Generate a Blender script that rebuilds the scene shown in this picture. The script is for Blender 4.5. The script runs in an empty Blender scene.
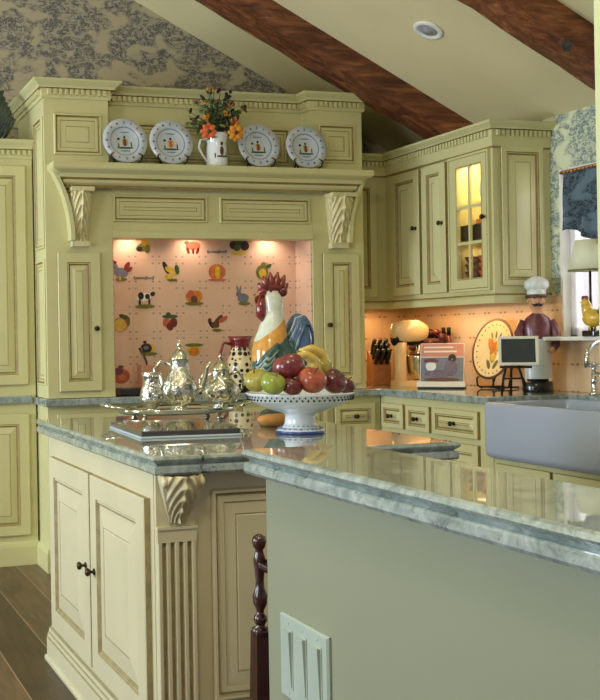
import bpy, math, random
from mathutils import Vector, Matrix
random.seed(7)
S = bpy.context.scene
COL = S.collection
PI = math.pi
sin, cos = math.sin, math.cos

# ------------------------------------------------------------------ camera geometry
F = 1050.0
HC = 1.24
_vy = (-205.0, 343.0); _vx = (3850.0, 273.0)
_L = math.hypot(_vx[0]-_vy[0], _vx[1]-_vy[1])
_h = ((_vx[0]-_vy[0])/_L, (_vx[1]-_vy[1])/_L)
_a = (_L - math.sqrt(_L*_L - 4*F*F))/2
CX, CY = _vy[0]+_h[0]*_a, _vy[1]+_h[1]*_a
TH = math.atan2(_a, F)
_v = (-_h[1], _h[0])
def ray(x, y):
    qx, qy = x-CX, y-CY
    u = (qx*_h[0]+qy*_h[1])/F; w = (qx*_v[0]+qy*_v[1])/F
    return Vector((u*cos(TH)+sin(TH), -u*sin(TH)+cos(TH), -w))
def onX(x, y, X):
    r = ray(x, y); t = X/r.x; return Vector((X, r.y*t, HC+r.z*t))
def onY(x, y, Y):
    r = ray(x, y); t = Y/r.y; return Vector((r.x*t, Y, HC+r.z*t))
def onZ(x, y, Z):
    r = ray(x, y); t = (Z-HC)/r.z; return Vector((r.x*t, r.y*t, Z))

cam_d = bpy.data.cameras.new('camera'); cam = bpy.data.objects.new('camera', cam_d); COL.objects.link(cam)
U_ = Vector((cos(TH), -sin(TH), 0)); Zv = Vector((0, 0, 1))
right = U_*_h[0] - Zv*_v[0]
up = -U_*_h[1] + Zv*_v[1]
fwd = Vector((sin(TH), cos(TH), 0))
M = Matrix((right, up, -fwd)).transposed().to_4x4(); M.translation = Vector((0, 0, HC))
cam.matrix_world = M
cam_d.sensor_fit = 'HORIZONTAL'; cam_d.sensor_width = 36; cam_d.lens = F*36/600
cam_d.shift_x = (300-CX)/600; cam_d.shift_y = (CY-350)/600
cam_d.clip_start = 0.05
S.camera = cam

# ------------------------------------------------------------------ materials
def lin(c):
    return tuple(((v/255)/12.92 if v/255 <= .04045 else ((v/255+.055)/1.055)**2.4) for v in c)+(1,)
class NT:
    def __init__(s, name):
        s.m = bpy.data.materials.new(name); s.m.use_nodes = True
        s.t = s.m.node_tree; s.b = s.t.nodes['Principled BSDF']
    def n(s, typ, **kw):
        nd = s.t.nodes.new(typ)
        for k, v in kw.items():
            if k.startswith('i_'):
                key = k[2:]; nd.inputs[int(key) if key.isdigit() else key].default_value = v
            else: setattr(nd, k, v)
        return nd
    def l(s, a, ao, b, bi): s.t.links.new(a.outputs[ao], b.inputs[bi])
    def coord(s, scale=(1,1,1), loc=(0,0,0), rot=(0,0,0)):
        tc = s.n('ShaderNodeTexCoord'); mp = s.n('ShaderNodeMapping')
        mp.inputs['Scale'].default_value = scale; mp.inputs['Location'].default_value = loc; mp.inputs['Rotation'].default_value = rot
        s.l(tc, 'Object', mp, 0); return mp
    def noise(s, mp, scale, detail=4, rough=.55, dist=0):
        nd = s.n('ShaderNodeTexNoise'); nd.inputs['Scale'].default_value = scale; nd.inputs['Detail'].default_value = detail
        nd.inputs['Roughness'].default_value = rough; nd.inputs['Distortion'].default_value = dist
        s.l(mp, 0, nd, 'Vector'); return nd
    def ramp(s, src, so, stops):
        r = s.n('ShaderNodeValToRGB'); e = r.color_ramp.elements
        while len(e) < len(stops): e.new(.5)
        for i, (p, c) in enumerate(stops): e[i].position = p; e[i].color = c
        s.l(src, so, r, 0); return r
    def math(s, op, a, b=None, c=None):
        nd = s.n('ShaderNodeMath', operation=op)
        for i, x in enumerate((a, b, c)):
            if x is None: continue
            if isinstance(x, tuple): s.t.links.new(x[0].outputs[x[1]], nd.inputs[i])
            else: nd.inputs[i].default_value = x
        return (nd, 0)
    def mix(s, fac, a, b):
        nd = s.n('ShaderNodeMix', data_type='RGBA')
        for key, x in ((0, fac), (6, a), (7, b)):
            if isinstance(x, tuple) and len(x) == 2: s.t.links.new(x[0].outputs[x[1]], nd.inputs[key])
            else: nd.inputs[key].default_value = x
        return (nd, 2)
    def bump(s, src, strength, dist=.01):
        b = s.n('ShaderNodeBump'); b.inputs['Strength'].default_value = strength; b.inputs['Distance'].default_value = dist
        s.t.links.new(src[0].outputs[src[1]], b.inputs['Height']); s.l(b, 0, s.b, 'Normal')
    def base(s, src): s.t.links.new(src[0].outputs[src[1]], s.b.inputs['Base Color'])

def plain(name, rgb, rough=.5, metal=0, var=.06, coat=0, trans=0, emit=None, es=0, scale=9):
    k = NT(name); c = lin(rgb)
    k.b.inputs['Roughness'].default_value = rough; k.b.inputs['Metallic'].default_value = metal
    if coat: k.b.inputs['Coat Weight'].default_value = coat; k.b.inputs['Coat Roughness'].default_value = .08
    if trans: k.b.inputs['Transmission Weight'].default_value = trans
    if var:
        mp = k.coord(); n = k.noise(mp, scale, 3)
        r = k.ramp(n, 0, [(.3, tuple(v*(1-var) for v in c[:3])+(1,)), (.7, tuple(min(1, v*(1+var)) for v in c[:3])+(1,))])
        k.base((r, 0))
    else: k.b.inputs['Base Color'].default_value = c
    if emit:
        k.b.inputs['Emission Color'].default_value = lin(emit); k.b.inputs['Emission Strength'].default_value = es
    return k.m

CREAM = plain('cream_paint', (208, 203, 150), .38, var=.035, scale=4)
GLAZE = plain('antique_glaze', (146, 124, 72), .5, var=.2, scale=30)
ISLAND = plain('island_paint', (200, 192, 158), .38, var=.04, scale=4)
ISLGLZ = plain('island_glaze', (150, 136, 96), .5, var=.2, scale=30)
CEILP = plain('ceiling_paint', (224, 212, 166), .8, var=.05, scale=1.2)
BARP = plain('bar_wall_paint', (132, 136, 110), .6, var=.03, scale=2)
PILP = plain('end_wall_paint', (206, 214, 166), .6, var=.03, scale=2)
WHITE = plain('white_trim', (232, 230, 222), .4, var=.02)
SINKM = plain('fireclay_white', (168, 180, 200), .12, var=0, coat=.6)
CERAM = plain('white_ceramic', (226, 230, 232), .12, var=.01, coat=.7)
BLUE = plain('cobalt_glaze', (52, 72, 132), .15, var=.15, coat=.7, scale=60)
PBLUE = plain('pale_blue_glaze', (120, 146, 190), .2, var=.15, coat=.6, scale=60)
SILVER = plain('silver', (214, 212, 196), .09, 1, var=.03)
def chased():
    k = NT('chased_silver'); k.b.inputs['Metallic'].default_value = 1; k.b.inputs['Roughness'].default_value = .1
    mp = k.coord(); n = k.noise(mp, 34, 3, .6, 1.2); r = k.ramp(n, 0, [(.35, lin((138, 138, 128))), (.5, lin((226, 226, 220)))]); k.base((r, 0)); k.bump((n, 0), .55, .012); return k.m
CHASED = chased()
CHROME = plain('chrome', (230, 232, 235), .05, 1, var=0)
BRONZE = plain('dark_bronze', (62, 50, 36), .35, .8, var=.2)
IRON = plain('black_iron', (28, 26, 25), .45, .5, var=.1)
BLACK = plain('black_gloss', (22, 20, 20), .2, 0, var=0, coat=.4)
DKWOOD = plain('mahogany', (52, 22, 18), .25, 0, var=.3, coat=.5, scale=18)
GREEND = plain('dark_green_glaze', (30, 56, 48), .12, var=.3, coat=.8, scale=20)
RED = plain('barn_red_glaze', (120, 34, 34), .2, var=.25, coat=.7, scale=40)
ORANGE = plain('orange_glaze', (206, 124, 44), .25, var=.25, coat=.5, scale=40)
YELLOW = plain('yellow_glaze', (214, 176, 66), .25, var=.2, coat=.5, scale=40)
OLIVE = plain('olive_green', (112, 108, 44), .5, var=.25, scale=40)
GREEN = plain('leaf_green', (62, 84, 46), .5, var=.3, scale=40)
BROWN = plain('brown_paint', (96, 60, 36), .5, var=.25, scale=40)
DKB = plain('dark_brown_paint', (44, 30, 24), .4, var=.2, scale=40)
GREYB = plain('grey_blue_paint', (112, 116, 130), .5, var=.15, scale=60)
PINK = plain('terracotta_pink', (190, 92, 66), .4, var=.2, scale=40)
SKIN = plain('figurine_tan', (202, 150, 108), .4, var=.15, scale=30)
MAROON = plain('maroon_glaze', (104, 50, 58), .35, var=.25, coat=.3, scale=30)
CLOTHW = plain('white_glaze', (216, 220, 218), .3, var=.05, coat=.3)
SHADE = plain('lamp_shade_linen', (226, 226, 196), .8, var=.03)
OAK = plain('oak_wood', (176, 112, 62), .4, var=.2, scale=25)
STRAW = plain('golden_loaf', (196, 134, 62), .5, var=.25, scale=30)
SLATE = plain('dark_slate', (52, 48, 50), .06, var=.15, coat=.8, scale=14)
PALEB = plain('pale_blue_edge', (178, 194, 208), .3, var=.05)
PLATEP = plain('switch_plastic', (164, 176, 164), .35, var=.03)
PAGE = plain('paper', (232, 226, 204), .7, var=.03)
DUSKY = plain('dusky_pink_print', (204, 138, 116), .5, var=.1)
PURPLE = plain('purple_grey_print', (110, 96, 112), .5, var=.25, scale=50)
CHALK = plain('chalkboard', (52, 58, 56), .7, var=.15, scale=14)
CABIN = plain('cabinet_interior', (236, 214, 150), .6, var=.03)

def glass(name, rgb=(255, 255, 255), rough=0.0):
    k = NT(name)
    t = k.n('ShaderNodeBsdfTransparent'); t.inputs[0].default_value = lin(rgb)
    g = k.n('ShaderNodeBsdfGlossy'); g.inputs['Roughness'].default_value = .03
    f0 = k.n('ShaderNodeFresnel'); f0.inputs[0].default_value = 1.45
    ge = k.n('ShaderNodeNewGeometry'); f = k.math('MULTIPLY', (f0, 0), k.math('SUBTRACT', 1.0, (ge, 6)))[0]
    m = k.n('ShaderNodeMixShader'); k.l(f, 0, m, 0); k.l(t, 0, m, 1); k.l(g, 0, m, 2)
    out = k.t.nodes['Material Output']; k.l(m, 0, out, 0)
    return k.m
GLASS = glass('clear_glass')
def sheer():
    k = NT('sheer_curtain')
    k.b.inputs['Base Color'].default_value = lin((238, 232, 238)); k.b.inputs['Roughness'].default_value = .9
    t = k.n('ShaderNodeBsdfTranslucent'); t.inputs[0].default_value = lin((240, 234, 240))
    tr = k.n('ShaderNodeBsdfTransparent')
    m1 = k.n('ShaderNodeMixShader'); m1.inputs[0].default_value = .5
    m2 = k.n('ShaderNodeMixShader'); m2.inputs[0].default_value = .35
    k.l(k.b, 0, m1, 1); k.l(t, 0, m1, 2); k.l(m1, 0, m2, 1); k.l(tr, 0, m2, 2)
    k.l(m2, 0, k.t.nodes['Material Output'], 0); return k.m
SHEER = sheer()

def granite():
    k = NT('granite'); mp = k.coord()
    n1 = k.noise(mp, 22, 8, .7, .8); n2 = k.noise(mp, 90, 5, .7); n3 = k.noise(mp, 16, 9, .75, 1.2)
    base = k.ramp(n1, 0, [(.30, lin((98, 112, 108))), (.45, lin((134, 148, 144))), (.58, lin((160, 172, 168))), (.75, lin((186, 196, 192)))])
    veins = k.ramp(n3, 0, [(.35, (1, 1, 1, 1)), (.40, (0, 0, 0, 1))])
    specks = k.ramp(n2, 0, [(.30, (1, 1, 1, 1)), (.40, (0, 0, 0, 1))])
    a = k.mix((veins, 0), (base, 0), lin((46, 58, 60)))
    sp = k.math('MULTIPLY', (specks, 0), .6)
    b = k.mix(sp, a, lin((78, 86, 78)))
    k.base(b); k.b.inputs['Roughness'].default_value = .25; k.b.inputs['IOR'].default_value = 1.3
    g = k.n('ShaderNodeBsdfGlossy'); g.inputs['Roughness'].default_value = .02; g.inputs['Color'].default_value = (.95, .95, .93, 1)
    fn = k.n('ShaderNodeFresnel'); fn.inputs[0].default_value = 1.9
    mm = k.n('ShaderNodeMixShader'); k.l(fn, 0, mm, 0); k.l(k.b, 0, mm, 1); k.l(g, 0, mm, 2); k.l(mm, 0, k.t.nodes['Material Output'], 0)
    return k.m
GRAN = granite()

def wallpaper(name, ground, ink, ink2, sc=1.0):
    k = NT(name); mp = k.coord(scale=(sc, sc, sc*1.5))
    big = k.noise(mp, 5.6, 2, .5, .6); mid = k.noise(mp, 24, 4, .7, 1.2); fine = k.noise(mp, 110, 3, .7, .6)
    scene = k.ramp(big, 0, [(.42, (0, 0, 0, 1)), (.49, (1, 1, 1, 1))])
    foli = k.ramp(mid, 0, [(.46, (0, 0, 0, 1)), (.51, (1, 1, 1, 1))])
    hatch = k.ramp(fine, 0, [(.42, (.3, .3, .3, 1)), (.52, (1, 1, 1, 1))])
    m = k.math('MULTIPLY', (scene, 0), (foli, 0)); m = k.math('MULTIPLY', m, (hatch, 0)); m = k.math('MULTIPLY', m, .9)
    wash = k.math('MULTIPLY', (scene, 0), .35)
    g = k.mix(wash, lin(ground), lin(ink2)); c = k.mix(m, g, lin(ink))
    k.base(c); k.b.inputs['Roughness'].default_value = .85; return k.m
WPB = wallpaper('toile_wallpaper_beige', (184, 172, 144), (70, 76, 88), (142, 142, 138))
WPR = wallpaper('toile_wallpaper_pale', (216, 220, 184), (98, 116, 128), (160, 174, 164))
FABRIC = wallpaper('toile_fabric_navy', (96, 116, 128), (16, 22, 32), (40, 54, 68), 1.4)

def beamwood():
    k = NT('beam_wood'); mp = k.coord(scale=(1.2, 14, 14), rot=(0, math.radians(-26.5), 0))
    n = k.noise(mp, 2.2, 8, .65, .6); mp2 = k.coord(); n2 = k.noise(mp2, 3.2, 3)
    r = k.ramp(n, 0, [(.28, lin((60, 32, 20))), (.5, lin((124, 70, 42))), (.72, lin((186, 118, 76)))])
    v = k.ramp(n2, 0, [(.35, (.55, .5, .5, 1)), (.65, (1, 1, 1, 1))])
    mx = k.n('ShaderNodeMix', data_type='RGBA', blend_type='MULTIPLY'); mx.inputs[0].default_value = 1
    k.l(r, 0, mx, 6); k.l(v, 0, mx, 7); k.base((mx, 2)); k.bump((n, 0), .5, .02)
    k.b.inputs['Roughness'].default_value = .5; return k.m
BEAM = beamwood()

def floorwood():
    k = NT('floor_planks'); mp = k.coord()
    sx = k.n('ShaderNodeSeparateXYZ'); k.l(mp, 0, sx, 0)
    u = k.math('DIVIDE', (sx, 0), .19); fl = k.math('FLOOR', u); fr = k.math('FRACT', u)
    wn = k.n('ShaderNodeTexWhiteNoise', noise_dimensions='1D'); k.t.links.new(fl[0].outputs[0], wn.inputs['W'])
    mp2 = k.coord(scale=(16, 1.6, 1)); n = k.noise(mp2, 2.5, 6, .6, .4)
    s = k.math('MULTIPLY_ADD', (wn, 0), .35, k.math('MULTIPLY', (n, 0), .8))
    r = k.ramp(s[0], 0, [(.25, lin((42, 29, 22))), (.55, lin((82, 60, 44))), (.85, lin((118, 92, 70)))])
    e = k.math('LESS_THAN', fr, .028)
    c = k.mix(e, (r, 0), lin((150, 124, 98))); k.base(c)
    k.b.inputs['Roughness'].default_value = .35; k.bump((n, 0), .15, .004); return k.m
FLOOR = floorwood()

def tiles(name, base, grout, size, axes, off, mark, mcol):
    k = NT(name); mp = k.coord(loc=off); sx = k.n('ShaderNodeSeparateXYZ'); k.l(mp, 0, sx, 0)
    fs = []
    for a in axes:
        f = k.math('FRACT', k.math('DIVIDE', (sx, a), size)); fs.append(k.math('ABSOLUTE', k.math('SUBTRACT', f, .5)))
    e = k.math('GREATER_THAN', k.math('MAXIMUM', fs[0], fs[1]), .488)
    n = k.noise(mp, 3.5, 3); b = tuple(lin(base)[:3])
    r = k.ramp(n, 0, [(.3, tuple(v*.9 for v in b)+(1,)), (.7, tuple(min(1, v*1.06) for v in b)+(1,))])
    c = k.mix(e, (r, 0), lin(grout))
    d = [k.math('MULTIPLY', k.math('SUBTRACT', .5, q), size) for q in fs]
    if mark == 'corner': mk = k.math('MULTIPLY', k.math('LESS_THAN', k.math('ABSOLUTE', k.math('SUBTRACT', d[0], .019)), .0065), k.math('LESS_THAN', k.math('ABSOLUTE', k.math('SUBTRACT', d[1], .019)), .0055))
    else: mk = k.math('MULTIPLY', k.math('LESS_THAN', k.math('ABSOLUTE', k.math('SUBTRACT', d[0], .018)), .009), k.math('LESS_THAN', d[1], .006))
    k.base(k.mix(k.math('MULTIPLY', mk, .75), c, lin(mcol))); k.b.inputs['Roughness'].default_value = .22
    k.b.inputs['Coat Weight'].default_value = .3
    return k.m
TS = .141

# ------------------------------------------------------------------ mesh builder
def rotz(a): return Matrix.Rotation(a, 3, 'Z')
class MB:
    def __init__(s): s.v = []; s.f = []; s.m = []; s.s = []
    def add(s, vs, fs, mat=0, smooth=False, M=None):
        o = len(s.v)
        for p in vs:
            p = Vector(p)
            if M is not None: p = M @ p
            s.v.append(tuple(p))
        for i, f in enumerate(fs):
            s.f.append(tuple(o+k for k in f)); s.m.append(mat[i] if isinstance(mat, list) else mat); s.s.append(smooth)
        return s
    def box(s, x0, x1, y0, y1, z0, z1, mat=0, M=None):
        v = [(x0,y0,z0),(x1,y0,z0),(x1,y1,z0),(x0,y1,z0),(x0,y0,z1),(x1,y0,z1),(x1,y1,z1),(x0,y1,z1)]
        return s.add(v, [(0,3,2,1),(4,5,6,7),(0,1,5,4),(1,2,6,5),(2,3,7,6),(3,0,4,7)], mat, False, M)
    def prism(s, poly, fn, w0, w1, mat=0, smooth=False):
        # poly in (a,b), extruded along w; fn(a,b,w)->xyz
        n = len(poly)
        v = [fn(a, b, w0) for a, b in poly]+[fn(a, b, w1) for a, b in poly]
        f = [(i, (i+1) % n, n+(i+1) % n, n+i) for i in range(n)]
        s.add(v, f, mat, smooth); s.add(v, [tuple(range(n-1, -1, -1)), tuple(range(n, 2*n))], mat)
        return s
    def lathe(s, prof, c=(0,0,0), n=24, mat=0, smooth=True, mats=None, sx=1, sy=1, M=None):
        v = []; f = []; fm = []
        for r, z in prof:
            for i in range(n):
                a = 2*PI*i/n; v.append((c[0]+r*cos(a)*sx, c[1]+r*sin(a)*sy, c[2]+z))
        for j in range(len(prof)-1):
            for i in range(n):
                f.append((j*n+i, j*n+(i+1) % n, (j+1)*n+(i+1) % n, (j+1)*n+i)); fm.append(mats[j] if mats else mat)
        f.append(tuple(range(n-1, -1, -1))); fm.append(mats[0] if mats else mat)
        k = (len(prof)-1)*n; f.append(tuple(range(k, k+n))); fm.append(mats[-1] if mats else mat)
        return s.add(v, f, fm, smooth, M)
    def tube(s, pts, r, n=8, mat=0, smooth=True, M=None):
        pts = [Vector(p) for p in pts]; m = len(pts)
        rs = r if isinstance(r, (list, tuple)) else [r]*m
        v = []; f = []; up = None
        for i, p in enumerate(pts):
            t = (pts[min(i+1, m-1)]-pts[max(i-1, 0)]).normalized()
            if up is None: up = Vector((0, 0, 1)) if abs(t.z) < .9 else Vector((1, 0, 0))
            a = t.cross(up).normalized(); b = a.cross(t).normalized(); up = b
            for k in range(n):
                q = 2*PI*k/n; v.append(p+(a*cos(q)+b*sin(q))*rs[i])
        for i in range(m-1):
            for k in range(n): f.append((i*n+k, i*n+(k+1) % n, (i+1)*n+(k+1) % n, (i+1)*n+k))
        f.append(tuple(range(n-1, -1, -1))); f.append(tuple(range((m-1)*n, m*n)))
        return s.add(v, f, mat, smooth, M)
    def ell(s, c, rx, ry, rz, n=16, m=10, mat=0, R=None, M=None):
        v = [(0, 0, -1)]; f = []
        for j in range(1, m):
            a = -PI/2+PI*j/m
            for i in range(n): v.append((cos(a)*cos(2*PI*i/n), cos(a)*sin(2*PI*i/n), sin(a)))
        v.append((0, 0, 1)); e = len(v)-1
        for i in range(n):
            f.append((0, 1+(i+1) % n, 1+i)); f.append((e, e-n+i, e-n+(i+1) % n))
            for j in range(m-2): f.append((1+j*n+i, 1+j*n+(i+1) % n, 1+(j+1)*n+(i+1) % n, 1+(j+1)*n+i))
        out = []
        for p in v:
            q = Vector((p[0]*rx, p[1]*ry, p[2]*rz))
            if R is not None: q = R @ q
            out.append(q+Vector(c))
        return s.add(out, f, mat, True, M)
    def grid(s, fn, nu, nv, mat=0, smooth=True, M=None):
        v = [fn(i/nu, j/nv) for j in range(nv+1) for i in range(nu+1)]
        f = [(j*(nu+1)+i, j*(nu+1)+i+1, (j+1)*(nu+1)+i+1, (j+1)*(nu+1)+i) for j in range(nv) for i in range(nu)]
        return s.add(v, f, mat, smooth, M)
    def sweep(s, path, prof, mat=0, closed=False, smooth=False, caps=True):
        n = len(path); pts = [Vector((p[0], p[1])) for p in path]; rows = []
        for i in range(n):
            ds = []
            if i > 0 or closed: ds.append((pts[i]-pts[i-1]).normalized())
            if i < n-1 or closed: ds.append((pts[(i+1) % n]-pts[i]).normalized())
            ns = [Vector((d.y, -d.x)) for d in ds]
            if len(ns) == 2:
                b = (ns[0]+ns[1]).normalized(); k = 1/max(.2, b.dot(ns[0]))
                nn = b*k
            else: nn = ns[0]
            rows.append([(pts[i].x+nn.x*o, pts[i].y+nn.y*o, z) for o, z in prof])
        m = len(prof); v = [p for r in rows for p in r]; f = []
        for i in range(n if closed else n-1):
            i2 = (i+1) % n
            for j in range(m-1): f.append((i*m+j, i2*m+j, i2*m+j+1, i*m+j+1))
        mats = mat
        if isinstance(mat, list): mats = [mat[j] for i in range(n if closed else n-1) for j in range(m-1)]
        s.add(v, f, mats, smooth)
        if caps and not closed:
            m0 = mat[0] if isinstance(mat, list) else mat
            s.add(rows[0], [tuple(range(m))], m0); s.add(rows[-1], [tuple(range(m-1, -1, -1))], m0)
        return s
    def dentils(s, path, o0, o1, z0, z1, pitch=.026, w=.015, mat=0):
        for a, b in zip(path[:-1], path[1:]):
            a = Vector(a); b = Vector(b); L = (b-a).length
            if L < .05: continue
            d = (b-a).normalized(); n = Vector((d.y, -d.x)); k = max(1, int(L/pitch)); st = (L-(k-1)*pitch)/2
            for i in range(k):
                c = a+d*(st+i*pitch); q = []
                for z in (z0, z1):
                    for (e, o) in ((-w/2, o0), (w/2, o0), (w/2, o1), (-w/2, o1)):
                        p = c+d*e+n*o; q.append((p.x, p.y, z))
                s.add(q, [(0,3,2,1),(4,5,6,7),(0,1,5,4),(1,2,6,5),(2,3,7,6),(3,0,4,7)], mat)
        return s
    def rings(s, fr, u0, u1, v0, v1, rings, cap=0):
        # rings: (inset, w, mat of band leading to this ring)
        vs = []; fs = []; ms = []
        for k, (i, w, mt) in enumerate(rings):
            vs += [fr(u0+i, v0+i, w), fr(u1-i, v0+i, w), fr(u1-i, v1-i, w), fr(u0+i, v1-i, w)]
            if k:
                for q in range(4):
                    fs.append(((k-1)*4+q, (k-1)*4+(q+1) % 4, k*4+(q+1) % 4, k*4+q)); ms.append(mt)
        e = len(vs)-4; fs.append((e, e+1, e+2, e+3)); ms.append(cap)
        return s.add(vs, fs, ms)

W = {}
def obj(name, mb, mats, parent=None, local=False, bevel=0, sub=0):
    off = Vector((0, 0, 0)) if (parent is None or local) else W[parent]
    me = bpy.data.meshes.new(name)
    me.from_pydata([(v[0]-off.x, v[1]-off.y, v[2]-off.z) for v in mb.v], [], mb.f)
    for m in (mats if isinstance(mats, (list, tuple)) else [mats]): me.materials.append(m)
    me.polygons.foreach_set('material_index', mb.m); me.polygons.foreach_set('use_smooth', mb.s); me.update()
    o = bpy.data.objects.new(name, me); COL.objects.link(o)
    if parent is not None: o.parent = parent
    W[o] = off
    if bevel:
        b = o.modifiers.new('bevel', 'BEVEL'); b.width = bevel; b.segments = 2; b.limit_method = 'ANGLE'; b.angle_limit = math.radians(50)
    return o
def thing(name, label, cat, loc, group=None, rz=0):
    o = bpy.data.objects.new(name, None); COL.objects.link(o); o.empty_display_size = .05
    o.location = loc; o.rotation_euler = (0, 0, rz); W[o] = Vector(loc)
    o['label'] = label; o['category'] = cat
    if group: o['group'] = group
    return o
def tag(o, label, cat, group=None, kind=None):
    o['label'] = label; o['category'] = cat
    if group: o['group'] = group
    if kind: o['kind'] = kind
    return o
def struct(name, mb, mats, bevel=0):
    o = obj(name, mb, mats, bevel=bevel); o['kind'] = 'structure'; return o
def copy_tree(o, parent=None):
    c = o.copy(); COL.objects.link(c)
    if parent is not None: c.parent = parent
    for ch in list(o.children): copy_tree(ch, c)
    return c

def FY(Y): return lambda u, v, w: (u, Y-w, v)          # plane facing -Y, u = X
def FX(X): return lambda u, v, w: (X-w, u, v)          # plane facing -X, u = Y
def door_rings(t=.02, st=.045, fl=.035):
    return [(0, 0, 0), (.0, t-.003, 1), (.003, t, 0), (st, t, 0), (st+.004, t-.005, 1), (st+.008, t-.003, 0), (st+.012, t-.009, 1), (st+.017, t-.010, 1),
            (st+.017+fl, t-.002, 0), (st+.020+fl, t-.0035, 1), (st+.024+fl, t-.002, 0)]
def panel_rings(fl=.03):   # applied moulding + raised field, on a body
    return [(0, 0, 0), (.0, .003, 1), (.004, .012, 0), (.011, .012, 0), (.015, .004, 1), (.019, .002, 1), (.022, .006, 0), (.022+fl*.3, .006, 0), (.022+fl*.3+.003, .002, 1),
            (.022+fl, .004, 0), (.025+fl, .002, 1), (.029+fl, .004, 0)]
def door(parent, fr, u0, u1, v0, v1, mats, knob=None, st=.045, fl=.035, name='door', t=.02):
    mb = MB(); mb.rings(fr, u0, u1, v0, v1, door_rings(t, st, fl))
    d = obj(name, mb, mats, parent)
    if knob:
        ku, kv = knob; m = MB()
        prof = [(.011, 0), (.011, .003), (.005, .006), (.005, .014), (.011, .017), (.014, .023), (.011, .029), (.004, .031)]
        n = 12; vs = []; fs = []
        for r, z in prof:
            for i in range(n): vs.append(fr(ku+r*cos(2*PI*i/n), kv+r*sin(2*PI*i/n), t+z))
        for j in range(len(prof)-1):
            for i in range(n): fs.append((j*n+i, j*n+(i+1) % n, (j+1)*n+(i+1) % n, (j+1)*n+i))
        fs.append(tuple(range((len(prof)-1)*n, len(prof)*n)))
        m.add(vs, fs, 0, True); obj('knob', m, BRONZE, d)
    return d
CM = [CREAM, GLAZE]; IM = [ISLAND, ISLGLZ]

# ------------------------------------------------------------------ room shell
XW, YW = 3.86, 6.05
def ceilz(x): return 4.287-.4989*x
struct('floor', MB().box(-3.1, XW+.2, -1.6, YW+.2, -.06, 0), FLOOR)
mb = MB()
rx = .2
poly = [(-3.1, 0), (XW+.12, 0), (XW+.12, ceilz(XW+.12)), (rx, ceilz(rx)), (-3.1, ceilz(rx)-.4989*3.3)]
mb.prism(poly, lambda a, b, w: (a, w, b), YW, YW+.1); struct('wall_back', mb, WPB)
mb = MB(); t = .1
mb.prism([(rx, ceilz(rx)), (XW+.12, ceilz(XW+.12)), (XW+.12, ceilz(XW+.12)+t), (rx, ceilz(rx)+t)], lambda a, b, w: (a, w, b), -1.6, YW+.1)
mb.prism([(rx, ceilz(rx)), (rx, ceilz(rx)+t), (-3.1, ceilz(rx)-.4989*3.3+t), (-3.1, ceilz(rx)-.4989*3.3)], lambda a, b, w: (a, w, b), -1.6, YW+.1)
struct('ceiling', mb, CEILP)
# right wall with window opening
wy0, wy1, wz0, wz1 = 3.66, 4.60, 1.20, 2.06
zt = ceilz(XW)+.02
mb = MB()
mb.box(XW, XW+.12, wy1, YW, 0, zt); mb.box(XW, XW+.12, 3.0, wy0, 0, zt)
mb.box(XW, XW+.12, wy0, wy1, 0, wz0); mb.box(XW, XW+.12, wy0, wy1, wz1, zt)
struct('wall_right', mb, WPR)
# end wall closing the sink run
mb = MB().prism([(2.66, 0), (XW+.12, 0), (XW+.12, ceilz(XW+.12)), (2.66, ceilz(2.66))], lambda a, b, w: (a, w, b), 2.9, 3.0)
struct('wall_end', mb, PILP)
# left wall with two tall windows (daylight)
mb = MB(); LX = -3.0
zl = ceilz(rx)-.4989*3.2
wins = [(1.0, 2.3), (3.9, 5.4)]
for a, b in ((-1.6, 1.0), (2.3, 3.9), (5.4, YW)): mb.box(LX-.12, LX, a, b, 0, zl)
for a, b in wins: mb.box(LX-.12, LX, a, b, 0, .7); mb.box(LX-.12, LX, a, b, 2.3, zl)
struct('wall_left', mb, CEILP)
for i, (a, b) in enumerate(wins):
    mb = MB(); mb.box(LX-.08, LX-.03, a, a+.06, .7, 2.3); mb.box(LX-.08, LX-.03, b-.06, b, .7, 2.3)
    mb.box(LX-.08, LX-.03, a, b, .7, .76); mb.box(LX-.08, LX-.03, a, b, 2.24, 2.3)
    mb.box(LX-.07, LX-.04, (a+b)/2-.02, (a+b)/2+.02, .76, 2.24); mb.box(LX-.07, LX-.04, a+.06, b-.06, 1.48, 1.52)
    struct('window_%d' % (i+2), mb, WHITE)
# beams
def beam(y0, y1, drop, label):
    mb = MB(); xs = [.2+i*(XW-.2)/24 for i in range(25)]
    rows = []
    for i, x in enumerate(xs):
        z = ceilz(x); j = lambda: random.uniform(-.008, .008)
        rows.append([(x, y0, z+.01), (x, y0+j(), z-drop*.5+j()*.3), (x, y0+.012+j()*.5, z-drop+.012+j()), (x, (y0+y1)/2, z-drop+j()*.6), (x, y1-.012+j()*.5, z-drop+.012+j()), (x, y1, z+.01)])
    m = 6; v = [p for r in rows for p in r]
    f = [(i*m+k, i*m+(k+1) % m, (i+1)*m+(k+1) % m, (i+1)*m+k) for i in range(24) for k in range(m)]
    f += [tuple(range(m)), tuple(range(24*m, 25*m))]
    mb.add(v, f); o = obj('ceiling_beam', mb, BEAM); tag(o, label, 'beam', 'timber beams on the sloped ceiling', 'structure'); return o
beam(5.16, 5.40, .15, 'dark timber ceiling beam running down behind the hood cornice')
b2 = beam(3.855, 4.075, .15, 'timber ceiling beam nearest the camera with a round iron bolt')
p = onY(566, 46, 3.855)
mb = MB().lathe([(.03, 0), (.03, .004), (.018, .006), (.016, .02), (.008, .024)], n=6, smooth=False, M=Matrix.Translation((p.x, 3.855, p.z)) @ Matrix.Rotation(PI/2, 4, 'X'))
obj('bolt', mb, [plain('worn_iron', (96, 92, 96), .3, .8, var=.2)], b2)
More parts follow.
